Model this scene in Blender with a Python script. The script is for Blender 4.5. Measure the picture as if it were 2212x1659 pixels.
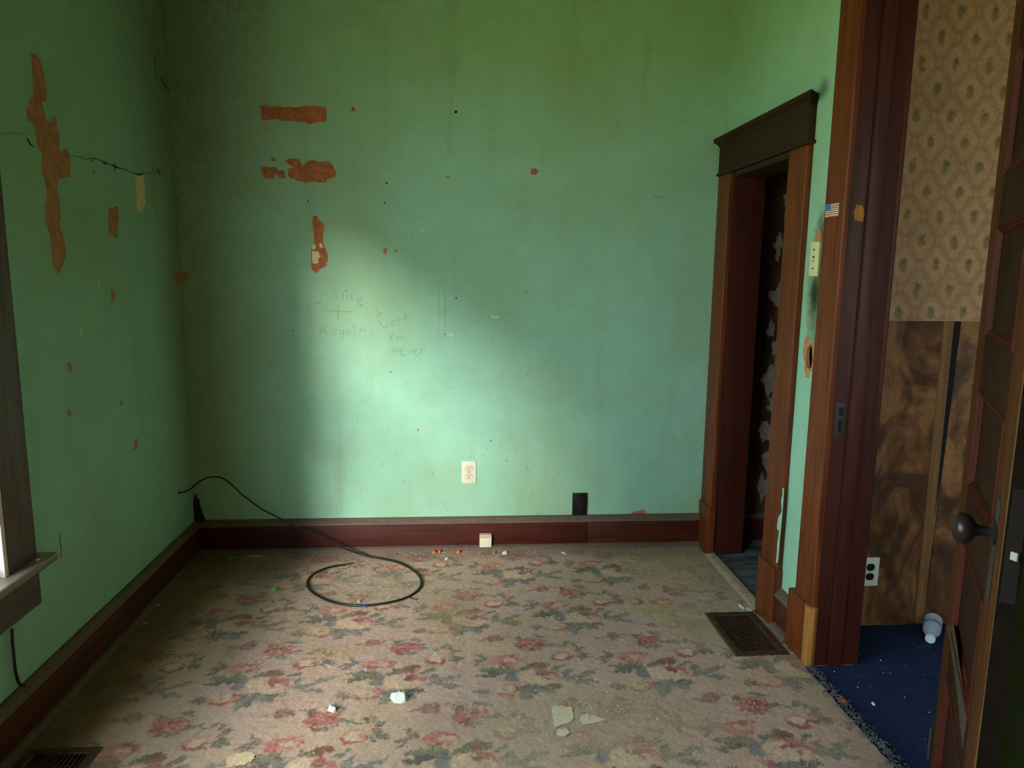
import bpy, bmesh, math, random
import numpy as np
from mathutils import Matrix, Vector

for o in list(bpy.data.objects):
    bpy.data.objects.remove(o, do_unlink=True)
scene = bpy.context.scene
COL = scene.collection
random.seed(7)
rng = np.random.default_rng(11)

# ------------------------------------------------------------------ camera
CAM_F, YAW, PITCH, ROLL, CAM_H = 1536.48, 0.0774, 0.1542, 0.0122, 1.3717
def camera():
    cy, sy, cp, sp = math.cos(YAW), math.sin(YAW), math.cos(PITCH), math.sin(PITCH)
    f = Vector((sy*cp, cy*cp, -sp)); r = Vector((cy, -sy, 0)); u = r.cross(f)
    r2 = r*math.cos(ROLL) + u*math.sin(ROLL); u2 = u*math.cos(ROLL) - r*math.sin(ROLL)
    cam = bpy.data.cameras.new('camera'); cam.sensor_width = 36.0
    cam.lens = CAM_F/2212*36.0; cam.clip_start = 0.02
    o = bpy.data.objects.new('camera', cam); COL.objects.link(o)
    m = Matrix((r2, u2, -f)).transposed().to_4x4(); m.translation = (0, 0, CAM_H)
    o.matrix_world = m
    scene.camera = o
camera()

# ------------------------------------------------------------------ light
SKY = (0.77, 0.97, 1.08); SKY_STRENGTH = 10.8
SUN_COLOR = (1.0, 0.97, 0.93); SUN_STRENGTH = 6.0; SUN_ANGLE = 11.0
SUN_SLOPE = 0.445; SUN_TAN = 0.375
w = bpy.data.worlds.new('overcast_sky'); scene.world = w; w.use_nodes = True
w.node_tree.nodes['Background'].inputs[0].default_value = (*SKY, 1)
w.node_tree.nodes['Background'].inputs[1].default_value = SKY_STRENGTH
sun = bpy.data.lights.new('hazy_sun', 'SUN'); sun.energy = SUN_STRENGTH; sun.angle = math.radians(SUN_ANGLE); sun.color = SUN_COLOR
so = bpy.data.objects.new('hazy_sun', sun); COL.objects.link(so); so.location = (-6, -14, 9)
d = Vector((SUN_SLOPE, 1.0, -SUN_TAN*math.hypot(1, SUN_SLOPE))).normalized()
so.rotation_euler = d.to_track_quat('-Z', 'Y').to_euler()
vs = scene.view_settings
vs.view_transform = 'Standard'; vs.look = 'None'; vs.gamma = 1.0; vs.exposure = 0.0; vs.use_curve_mapping = False
scene.cycles.max_bounces = 12; scene.cycles.diffuse_bounces = 8; scene.cycles.transparent_max_bounces = 12
scene.cycles.use_denoising = True

# ------------------------------------------------------------------ traced outlines, in metres on their walls and on the floor
PEEL_LEFT=[[[2.3607,2.0063],[2.3898,2.0124],[2.404,1.9984],[2.4137,1.9807],[2.4209,1.9461],[2.4254,1.915],[2.426,1.8966],[2.4145,1.8778],[2.3906,1.8747],[2.3989,1.8582],[2.4042,1.8386],[2.4152,1.827],[2.4363,1.8242],[2.4571,1.845],[2.4686,1.845],[2.469,1.8069],[2.481,1.7852],[2.4711,1.7449],[2.4914,1.7458],[2.5165,1.7572],[2.532,1.7351],[2.5314,1.7002],[2.5286,1.6699],[2.4876,1.6622],[2.4513,1.6527],[2.4387,1.6294],[2.4491,1.5917],[2.4503,1.5527],[2.438,1.5027],[2.4499,1.4787],[2.4553,1.4542],[2.4624,1.4094],[2.4464,1.3965],[2.4341,1.3769],[2.4028,1.352],[2.3839,1.374],[2.3765,1.4002],[2.3789,1.4269],[2.3741,1.4796],[2.3648,1.5029],[2.3549,1.5212],[2.3683,1.5695],[2.3805,1.6037],[2.3773,1.6269],[2.3643,1.6627],[2.3714,1.7193],[2.3548,1.735],[2.3474,1.7657],[2.34,1.796],[2.3095,1.8033],[2.3121,1.8349],[2.3269,1.8648],[2.3537,1.8843],[2.3592,1.9349],[2.3584,1.9658]],[[2.7762,1.5938],[2.8059,1.5925],[2.8443,1.6027],[2.8541,1.5691],[2.836,1.5334],[2.8258,1.4839],[2.7903,1.4919],[2.7604,1.4921],[2.7685,1.529],[2.7636,1.551]],[[2.7476,1.2944],[2.7662,1.298],[2.7751,1.2765],[2.7694,1.2553],[2.7588,1.2499],[2.7455,1.2659]],[[2.4172,1.0634],[2.4307,1.0643],[2.4397,1.0475],[2.4331,1.0302],[2.4183,1.0338]],[[2.3918,0.9119],[2.4059,0.9108],[2.4112,0.895],[2.4003,0.8867],[2.3868,0.8921]],[[2.8519,0.7052],[2.87,0.7054],[2.8789,0.6809],[2.8683,0.6675],[2.8422,0.6606],[2.8267,0.6671],[2.8483,0.682]],[[2.7519,0.8783],[2.7697,0.8781],[2.769,0.8571],[2.7536,0.857]],[[2.6759,1.7469],[2.6935,1.756],[2.7016,1.7519],[2.6876,1.7392],[2.6757,1.739]],[[3.3698,1.3572],[3.3983,1.3643],[3.4158,1.3572],[3.4146,1.3253],[3.4163,1.3003],[3.3627,1.3117],[3.3539,1.3363]]]
CREAM_LEFT=[[[3.0066,1.7375],[3.0446,1.7401],[3.0847,1.749],[3.0886,1.699],[3.0873,1.6432],[3.0519,1.6029],[3.0083,1.5962],[3.0036,1.6291],[3.0065,1.6655],[3.0065,1.7016]],[[2.503,1.1694],[2.5164,1.1711],[2.5208,1.1601],[2.5246,1.1449],[2.512,1.1428],[2.508,1.1558]],[[2.6557,1.3351],[2.663,1.3323],[2.6672,1.3157],[2.6582,1.3158]]]
PEEL_BACK=[[[-0.8878,2.1028],[-0.8622,2.1091],[-0.8343,2.0989],[-0.8087,2.1046],[-0.7834,2.0998],[-0.7606,2.1037],[-0.738,2.1],[-0.7152,2.1023],[-0.7066,2.1053],[-0.6866,2.1086],[-0.6637,2.1104],[-0.6353,2.1101],[-0.6125,2.1091],[-0.5942,2.1074],[-0.594,2.0752],[-0.5932,2.0418],[-0.6172,2.0428],[-0.6259,2.0392],[-0.6489,2.0358],[-0.6604,2.0333],[-0.672,2.0274],[-0.6804,2.0327],[-0.6889,2.0364],[-0.7173,2.0384],[-0.7457,2.0404],[-0.7684,2.0415],[-0.7968,2.0418],[-0.8193,2.0478],[-0.8421,2.045],[-0.8648,2.0433],[-0.8848,2.0383],[-0.8801,2.0561],[-0.8864,2.067],[-0.8801,2.0838]],[[-0.7833,1.8674],[-0.7687,1.8746],[-0.7514,1.8778],[-0.7342,1.8776],[-0.7171,1.873],[-0.7119,1.8561],[-0.7111,1.8448],[-0.6976,1.8536],[-0.6886,1.864],[-0.6827,1.8681],[-0.6682,1.8713],[-0.6538,1.8728],[-0.6424,1.8685],[-0.6281,1.8637],[-0.6164,1.868],[-0.5962,1.8701],[-0.5847,1.8664],[-0.5762,1.861],[-0.5679,1.8452],[-0.5624,1.834],[-0.5541,1.8171],[-0.5586,1.8027],[-0.575,1.7966],[-0.5925,1.7905],[-0.6014,1.7846],[-0.5965,1.7733],[-0.6133,1.7758],[-0.6336,1.7725],[-0.6422,1.7774],[-0.6567,1.7777],[-0.674,1.7768],[-0.6916,1.7713],[-0.703,1.7761],[-0.7203,1.7763],[-0.7374,1.7817],[-0.7544,1.7899],[-0.7603,1.7869],[-0.7741,1.8019],[-0.7707,1.8179],[-0.7714,1.8292],[-0.7586,1.8341],[-0.7401,1.8385],[-0.7611,1.8465],[-0.7723,1.853]],[[-0.8928,1.8434],[-0.8845,1.8369],[-0.8673,1.8395],[-0.8503,1.8359],[-0.8358,1.8391],[-0.819,1.831],[-0.8136,1.8226],[-0.8021,1.8229],[-0.7906,1.8243],[-0.7872,1.8062],[-0.7832,1.7892],[-0.7975,1.7901],[-0.8091,1.7875],[-0.8202,1.7998],[-0.8255,1.811],[-0.8342,1.808],[-0.8367,1.7881],[-0.8437,1.7851],[-0.8445,1.8078],[-0.8493,1.7878],[-0.8637,1.7863],[-0.8808,1.7882],[-0.8859,1.804],[-0.8911,1.8152]],[[-0.8458,1.8784],[-0.8359,1.882],[-0.8287,1.876],[-0.8251,1.8648],[-0.835,1.8617],[-0.8434,1.866]],[[-0.6674,1.6135],[-0.6613,1.624],[-0.6554,1.627],[-0.6485,1.6225],[-0.6442,1.611],[-0.6299,1.5979],[-0.6168,1.5882],[-0.6162,1.5678],[-0.6213,1.5502],[-0.6242,1.5326],[-0.6238,1.5034],[-0.6156,1.4829],[-0.6073,1.4625],[-0.6033,1.4389],[-0.6063,1.4123],[-0.6147,1.4092],[-0.608,1.3963],[-0.6241,1.3901],[-0.6331,1.3853],[-0.6451,1.3792],[-0.6513,1.3673],[-0.6585,1.3624],[-0.6689,1.3718],[-0.6776,1.3758],[-0.6813,1.3906],[-0.6819,1.4083],[-0.6798,1.4379],[-0.6808,1.4614],[-0.6713,1.485],[-0.6638,1.5027],[-0.664,1.532],[-0.6653,1.5495],[-0.6698,1.5727],[-0.671,1.5931]],[[-0.3464,1.478],[-0.3374,1.4823],[-0.3273,1.4813],[-0.3334,1.4723],[-0.33,1.4617],[-0.3379,1.4509],[-0.3455,1.4591],[-0.349,1.4691]],[[-0.2947,1.4711],[-0.2881,1.4741],[-0.2828,1.4683],[-0.287,1.4599],[-0.2942,1.4622]],[[0.3428,1.8581],[0.3623,1.8627],[0.3779,1.8463],[0.3673,1.8293],[0.3432,1.8308]],[[-0.4839,2.0978],[-0.4751,2.1064],[-0.4625,2.104],[-0.4609,2.0957],[-0.4726,2.0886],[-0.4823,2.0923]],[[-0.055,1.8079],[-0.049,1.8156],[-0.0371,1.8124],[-0.0413,1.8065],[-0.052,1.804]],[[-0.1955,0.6155],[-0.1893,0.6167],[-0.1881,0.6064],[-0.1932,0.6013]],[[0.158,0.5574],[0.1656,0.5593],[0.1694,0.5528],[0.1612,0.5503]],[[0.8841,0.1663],[0.8911,0.1749],[0.9031,0.1785],[0.9262,0.1807],[0.9441,0.1879],[0.9598,0.1777],[0.9646,0.1651]],[[-1.2716,1.3608],[-1.2509,1.3575],[-1.2394,1.3491],[-1.2492,1.3254],[-1.2568,1.3146],[-1.2716,1.3001]]]
PALE_BACK=[[[-0.6749,1.4644],[-0.6633,1.4605],[-0.6485,1.463],[-0.643,1.4502],[-0.6374,1.4385],[-0.6496,1.4265],[-0.6471,1.4118],[-0.662,1.4056],[-0.6748,1.4084],[-0.6763,1.4379]],[[-0.6724,1.488],[-0.6623,1.494],[-0.6567,1.4823],[-0.6659,1.4704],[-0.6746,1.4732]],[[-0.6415,1.5002],[-0.6299,1.4974],[-0.6232,1.4828],[-0.6334,1.4768],[-0.642,1.4855]],[[0.161,1.1668],[0.169,1.1718],[0.1814,1.1645],[0.1894,1.1683],[0.1981,1.1671],[0.2006,1.1597],[0.1876,1.1584],[0.1783,1.1608],[0.1635,1.1619]],[[-0.0434,1.0815],[-0.0311,1.0835],[-0.02,1.0755],[-0.0262,1.068],[-0.0397,1.0729]],[[-0.1682,1.5706],[-0.1604,1.5742],[-0.1574,1.566],[-0.1652,1.5624]],[[-0.8576,2.0816],[-0.8404,2.0876],[-0.8154,2.0773],[-0.8102,2.0636],[-0.8303,2.0564],[-0.8642,2.0593],[-0.8695,2.0675]],[[-0.6871,1.8198],[-0.6754,1.8257],[-0.6683,1.8145],[-0.6789,1.8057]]]
SPOT_BACK=[[-0.0074,2.1018,0.007],[-0.3271,1.7779,0.005],[-0.3373,1.6892,0.004],[-0.4734,2.1037,0.004],[-0.6884,1.6882,0.004],[-0.0323,1.0773,0.002],[-0.0606,1.079,0.003],[-0.5252,1.2823,0.003],[-0.7748,1.0913,0.003],[-0.321,0.8954,0.003],[-0.0065,1.2523,0.004],[0.3286,1.2843,0.003],[0.2418,0.4509,0.003],[0.1267,0.4781,0.002]]
CRACK_SHADOW_LEFT=[[[[2.1716,1.74],[2.2301,1.7521],[2.2953,1.7615]],0.0012],[[[2.2993,1.7525],[2.3055,1.7424],[2.3146,1.735],[2.3297,1.7299]],0.006],[[[2.5326,1.7391],[2.5868,1.7411],[2.6379,1.7412],[2.6933,1.7549],[2.7486,1.7525],[2.8064,1.7501],[2.8539,1.7446],[2.9305,1.7479],[3.0103,1.744],[3.0974,1.7556],[3.2229,1.7787],[3.3207,1.7754],[3.4078,1.7765]],0.0022],[[[3.3219,2.1887],[3.3569,2.1707],[3.384,2.1612],[3.4228,2.1569]],0.007],[[[2.8378,1.7592],[2.8478,1.7449],[2.8389,1.7268]],0.005],[[[2.8329,1.7512],[2.8604,1.7467],[2.8915,1.7453]],0.006],[[[3.2336,1.7962],[3.243,1.7846],[3.2542,1.7732]],0.006],[[[3.2754,2.2689],[3.2788,2.2201],[3.2736,2.1561]],0.0018],[[[2.754,1.7506],[2.7705,1.746],[2.7821,1.7455]],0.006],[[[2.6815,1.7135],[2.6851,1.7018]],0.003],[[[2.2837,0.531],[2.2839,0.5159],[2.2837,0.4934],[2.2855,0.4738],[2.2789,0.452]],0.0018],[[[3.0077,1.7448],[3.045,1.7425],[3.0849,1.7502],[3.0916,1.6993],[3.0888,1.6433]],0.004]]
SCRATCH_BACK=[[[[-0.0873,1.3273],[-0.0883,1.2394],[-0.0893,1.117],[-0.0911,0.9684]],0.0011],[[[-0.06,1.3306],[-0.059,1.2397],[-0.0599,1.1111],[-0.0601,1.0462]],0.0011],[[[-0.5562,0.7393],[-0.5492,0.7248],[-0.5434,0.7141]],0.0011],[[[-0.4765,0.6918],[-0.4814,0.6632],[-0.488,0.6397]],0.0011],[[[-0.4626,0.679],[-0.4525,0.665]],0.0011],[[[-0.574,0.5136],[-0.5374,0.4966]],0.0011],[[[-0.4483,0.4656],[-0.4505,0.4514]],0.0011],[[[-0.133,0.4043],[-0.1205,0.3898],[-0.1142,0.3733]],0.0011],[[[-0.712,0.6197],[-0.7049,0.6102]],0.0011],[[[-0.4799,0.5867],[-0.4711,0.5675]],0.0011],[[[-0.1751,0.6858],[-0.1676,0.6794]],0.0011],[[[-0.0469,0.8291],[-0.0438,0.8177]],0.0011],[[[-0.1381,0.6171],[-0.1369,0.6088]],0.0011],[[[0.1956,1.1732],[0.1977,1.1424]],0.0011],[[[0.3448,0.4283],[0.3503,0.4085],[0.355,0.3919]],0.0011],[[[0.1453,0.551],[0.1469,0.5021]],0.0011],[[[-0.0127,0.9311],[0.0245,0.9262]],0.0011],[[[-0.4399,0.4156],[-0.4311,0.3895]],0.0011],[[[-0.1359,1.0086],[-0.025,0.9686]],0.0011],[[[-0.5842,1.4451],[-0.5487,1.4485],[-0.5279,1.4518]],0.0011],[[[0.026,1.4596],[0.0272,1.4356]],0.0011],[[[-0.2033,1.7845],[-0.2019,1.7383]],0.0011],[[[-0.132,0.4053],[-0.1205,0.3872],[-0.1148,0.374]],0.0012],[[[0.3423,0.422],[0.3514,0.4038],[0.3546,0.3857]],0.0012],[[[0.3516,0.3857],[0.3608,0.3644]],0.0012],[[[0.8297,0.326],[0.8617,0.2782]],0.0012],[[[0.9911,0.5077],[1.0008,0.4925]],0.0012],[[[-0.0515,0.2052],[-0.0486,0.1899]],0.0012],[[[0.3905,0.1807],[0.3919,0.1683]],0.0012],[[[0.7014,0.2011],[0.7035,0.1701]],0.0012],[[[0.7413,0.1789],[0.7446,0.1695]],0.0012],[[[0.9328,1.7434],[0.9691,1.7377]],0.004]]
WRITING=[[[-0.6422,1.2433],[-0.6172,1.2873],[-0.6085,1.237],[-0.568,1.2842],[-0.5709,1.2386]],[[-0.5386,1.2683],[-0.5411,1.2412]],[[-0.5164,1.2746],[-0.5232,1.2384]],[[-0.5004,1.2687],[-0.5053,1.2386]],[[-0.4838,1.2629],[-0.502,1.2524],[-0.4903,1.2381]],[[-0.4694,1.2371],[-0.4436,1.2422],[-0.4542,1.2511],[-0.4675,1.2419],[-0.4714,1.2286],[-0.4638,1.2178],[-0.4441,1.2162]],[[-0.6696,1.2208],[-0.6428,1.2235]],[[-0.5608,1.217],[-0.5644,1.1443]],[[-0.6217,1.1911],[-0.5932,1.1865],[-0.5514,1.1856],[-0.5006,1.1824]],[[-0.6533,1.0646],[-0.6398,1.1195],[-0.6154,1.0697]],[[-0.6526,1.089],[-0.6227,1.0904]],[[-0.5933,1.0698],[-0.5912,1.1016],[-0.5752,1.0712],[-0.5726,1.1029]],[[-0.5386,1.0958],[-0.5536,1.0957],[-0.5611,1.0835],[-0.5553,1.0743],[-0.5419,1.0805],[-0.5386,1.0958],[-0.5405,1.0652],[-0.5486,1.0542],[-0.5593,1.059]],[[-0.5239,1.0806],[-0.5057,1.085],[-0.5115,1.0972],[-0.5236,1.0928],[-0.5269,1.0806],[-0.5193,1.0715],[-0.5047,1.0765]],[[-0.4832,1.1254],[-0.4874,1.0992],[-0.4898,1.0716]],[[-0.4666,1.081],[-0.4459,1.1208],[-0.4407,1.0829]],[[-0.4633,1.095],[-0.4422,1.0976]],[[-0.3862,1.1943],[-0.3685,1.1701]],[[-0.3837,1.1639],[-0.3532,1.1812]],[[-0.3779,1.1444],[-0.3632,1.1244],[-0.3483,1.1062],[-0.3299,1.1246]],[[-0.3084,1.1431],[-0.3176,1.1339],[-0.3148,1.1204],[-0.3026,1.1218],[-0.2982,1.134],[-0.3054,1.1431],[-0.3103,1.1413]],[[-0.2901,1.1555],[-0.2782,1.1354],[-0.2737,1.1598]],[[-0.2506,1.1557],[-0.2396,1.165],[-0.2443,1.1772],[-0.2517,1.1698],[-0.2507,1.1496],[-0.2417,1.1418],[-0.2294,1.1498]],[[-0.3275,1.0756],[-0.3156,1.0603]],[[-0.3032,1.0819],[-0.3249,1.0449]],[[-0.2912,1.0666],[-0.2956,1.0555],[-0.2884,1.0481],[-0.2792,1.0556],[-0.2809,1.0667],[-0.2894,1.0678]],[[-0.2729,1.0679],[-0.2652,1.0513],[-0.2565,1.0699]],[[-0.3194,1.0079],[-0.3171,0.9974],[-0.3,0.9987]],[[-0.2998,1.0141],[-0.3026,0.9832]],[[-0.2951,0.9987],[-0.278,0.9988]],[[-0.2738,0.9926],[-0.2554,0.9989],[-0.2595,1.0143],[-0.2706,1.0081],[-0.2739,0.9895],[-0.2649,0.9753],[-0.2477,0.979]],[[-0.2432,1.002],[-0.2311,0.9834],[-0.2217,1.0083]],[[-0.2096,0.9928],[-0.1912,0.9979],[-0.1959,1.0115],[-0.2083,1.004],[-0.2097,0.9854],[-0.1987,0.973],[-0.1852,0.9805]],[[-0.1758,1.0066],[-0.1778,0.9793]],[[-0.177,0.9992],[-0.1696,1.0085],[-0.1592,1.0067],[-0.1574,0.9992]]]
PEEL_RIGHT=[[[2.4763,1.5326],[2.4629,1.5414],[2.4532,1.5289],[2.4459,1.495],[2.4876,1.4968],[2.4899,1.5115]],[[2.5104,1.1415],[2.4927,1.1635],[2.4744,1.1525],[2.4785,1.1394],[2.4926,1.1228],[2.4895,1.0822],[2.4767,1.048],[2.4532,1.0435],[2.4525,1.0131],[2.4811,1.0089],[2.4903,1.0333],[2.4915,1.0615],[2.5114,1.0796],[2.5138,1.1155]],[[2.5107,1.4633],[2.5053,1.4681],[2.5045,1.4236],[2.5065,1.4039],[2.5143,1.4337]],[[2.4895,1.2294],[2.4759,1.2278],[2.4719,1.2155],[2.4833,1.2097]]]
HOLE=[[2.4641,1.1332],[2.4511,1.122],[2.4424,1.0727],[2.4459,1.0495],[2.4604,1.0435],[2.4792,1.0502],[2.4895,1.0822],[2.49,1.1128]]
PLATE_R=[[2.5053,1.497],[2.4473,1.4946],[2.4447,1.3744],[2.5033,1.3758]]
FLAG=[[2.3825,1.6174],[2.2988,1.6125],[2.2976,1.5682],[2.3846,1.5717]]
STAIN_JAMB=0
MESSPAINT=[[2.5452,0.5723],[2.5407,0.5435],[2.5485,0.5293],[2.5473,0.5086],[2.5387,0.4857],[2.5442,0.4697],[2.5617,0.4518],[2.5672,0.4213],[2.566,0.4003],[2.5507,0.4012],[2.5498,0.3754],[2.5559,0.3492],[2.5536,0.3214],[2.5542,0.2923],[2.5558,0.2627],[2.5391,0.2746],[2.5358,0.319],[2.5348,0.3906],[2.5323,0.4387],[2.5317,0.4858],[2.5311,0.5326],[2.5335,0.5736]]
CABLE_AIR=[[-1.2695,3.2443,0.3626],[-1.2459,3.2529,0.364],[-1.2207,3.2593,0.3772],[-1.1903,3.265,0.4037],[-1.156,3.2704,0.4216],[-1.1222,3.2755,0.4264],[-1.0907,3.2804,0.4203],[-1.0639,3.2851,0.4008],[-1.0333,3.2897,0.3679],[-1.0005,3.2942,0.3302],[-0.961,3.2986,0.2945],[-0.919,3.3029,0.2585],[-0.87,3.3071,0.229],[-0.8227,3.3113,0.1994],[-0.7667,3.3153,0.1603],[-0.7077,3.3194,0.1324],[-0.6397,3.3234,0.0971],[-0.5754,3.3273,0.0617],[-0.5215,3.3312,0.0357],[-0.4671,3.335,0.0142]]
CABLE_LOOP=[[-0.4208,3.3184],[-0.3394,3.2807],[-0.2696,3.2332],[-0.2106,3.1609],[-0.1723,3.0823],[-0.1598,2.9988],[-0.1725,2.9342],[-0.2029,2.8819],[-0.245,2.8449],[-0.304,2.8181],[-0.3837,2.8013],[-0.4648,2.8137],[-0.5335,2.8509],[-0.5887,2.9012],[-0.6356,2.9617],[-0.6619,3.0329],[-0.6625,3.0961],[-0.6421,3.1505],[-0.6075,3.1903],[-0.5692,3.215],[-0.5278,3.2238]]
CABLE_END=[[-0.5278,3.2238],[-0.492,3.2437]]
WIRE_LEFT=[[1.9907,0.3573],[1.9872,0.3212],[1.9871,0.2788],[1.9869,0.2361],[1.9912,0.2077],[2.0002,0.1806]]
DEB={"white_big":[-0.1887,2.1434],"white_small":[-0.3948,2.0957],"blue_a":[-0.3183,2.3255],"blue_b":[-0.0806,2.4165],"blue_c":[-0.381,2.7948],"grey_blue":[-0.4125,2.8467],"green":[-0.7901,2.9758],"orange_a":[-0.1144,3.3637],"orange_b":[-0.0871,3.3684],"orange_c":[0.0043,3.3583],"orange_hall":[1.2582,2.0459],"flake_green":[-1.0715,3.3388],"flake_beige":[-0.9766,3.3571],"white_ring":[-0.2166,2.8801],"nail0":[-0.2081,2.8709],"nail1":[-0.1658,2.8471],"plastic_a":[1.1854,2.7149],"plastic_b":[1.2082,2.6929],"white_base":[0.2346,3.3359],"white_base2":[0.5265,3.3284],"nut":[0.1821,3.3383],"paint_a":[-1.2205,2.7049],"left_chip":[-1.2354,2.8549],"hallwhite":[1.3498,2.0331],"white_r":[0.4873,2.2318],"pinkbit":[-0.0517,3.2857],"patch_tan":[0.3381,2.0203],"patch_tan2":[0.4144,1.9972],"patch_cream":[-0.6183,1.8792],"stain":[0.2196,2.6334],"curl1":[0.5136,2.0292]}
BACKING=[[[0.3011,2.0716],[0.3337,2.0733],[0.3647,2.0645],[0.3617,2.006],[0.3461,1.987],[0.3199,1.9786],[0.2972,1.9637],[0.2959,2.0098]],[[0.3854,2.0216],[0.4076,2.0272],[0.4345,2.012],[0.4603,1.9936],[0.4287,1.9822],[0.3856,1.9748],[0.378,1.9984]],[[0.304,1.9537],[0.3334,1.9584],[0.3381,1.9359],[0.3156,1.9216],[0.2969,1.932]]]
CREAM_PATCH=[[-0.6432,1.8483],[-0.6509,1.8812],[-0.6321,1.9037],[-0.5878,1.9071],[-0.5714,1.8804],[-0.5917,1.8528]]
EDGE=[[1.2519,2.2589],[1.2715,2.2309],[1.26,2.1459],[1.2299,2.0171],[1.228,1.9453],[1.2307,1.8732],[1.2356,1.8095],[1.2427,1.7531],[1.2449,1.7242]]
STREAK=[[0.0327,0.5057],[0.1507,0.5623],[0.2017,0.5606],[0.3072,0.5478],[0.409,0.5385],[0.4838,0.5206],[0.4882,0.4834],[0.4808,0.4567],[0.4332,0.4648],[0.3632,0.4813],[0.2844,0.492],[0.1658,0.4991]]
REG_OUT=[[1.009,2.6646],[1.2199,2.6739],[1.2074,2.3384],[1.0113,2.3363]]

# ------------------------------------------------------------------ dimensions
XL, XR, D, HC = -1.2735, 1.2674, 3.43, 2.85
YR = -1.1                     # rear wall behind the camera
XH = 2.75                     # far wall of the hall
WT = 0.145                    # thickness of the walls
HY = 2.547                    # end wall of the hall
BB = 0.166                    # baseboard height
W1 = (-0.62, 1.99); WZ = (0.515, 2.25)  # unseen near end of the window stretched to carry the sun patch
DW = (1.60, 2.265); DWZ = 2.36     # hall doorway in the right wall
CL = (2.69, 3.285); CLZ = 1.84     # closet doorway
REG1 = (1.010, 1.216, 2.338, 2.672)
REG2 = (-1.227, -1.021, 1.622, 1.956)

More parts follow.
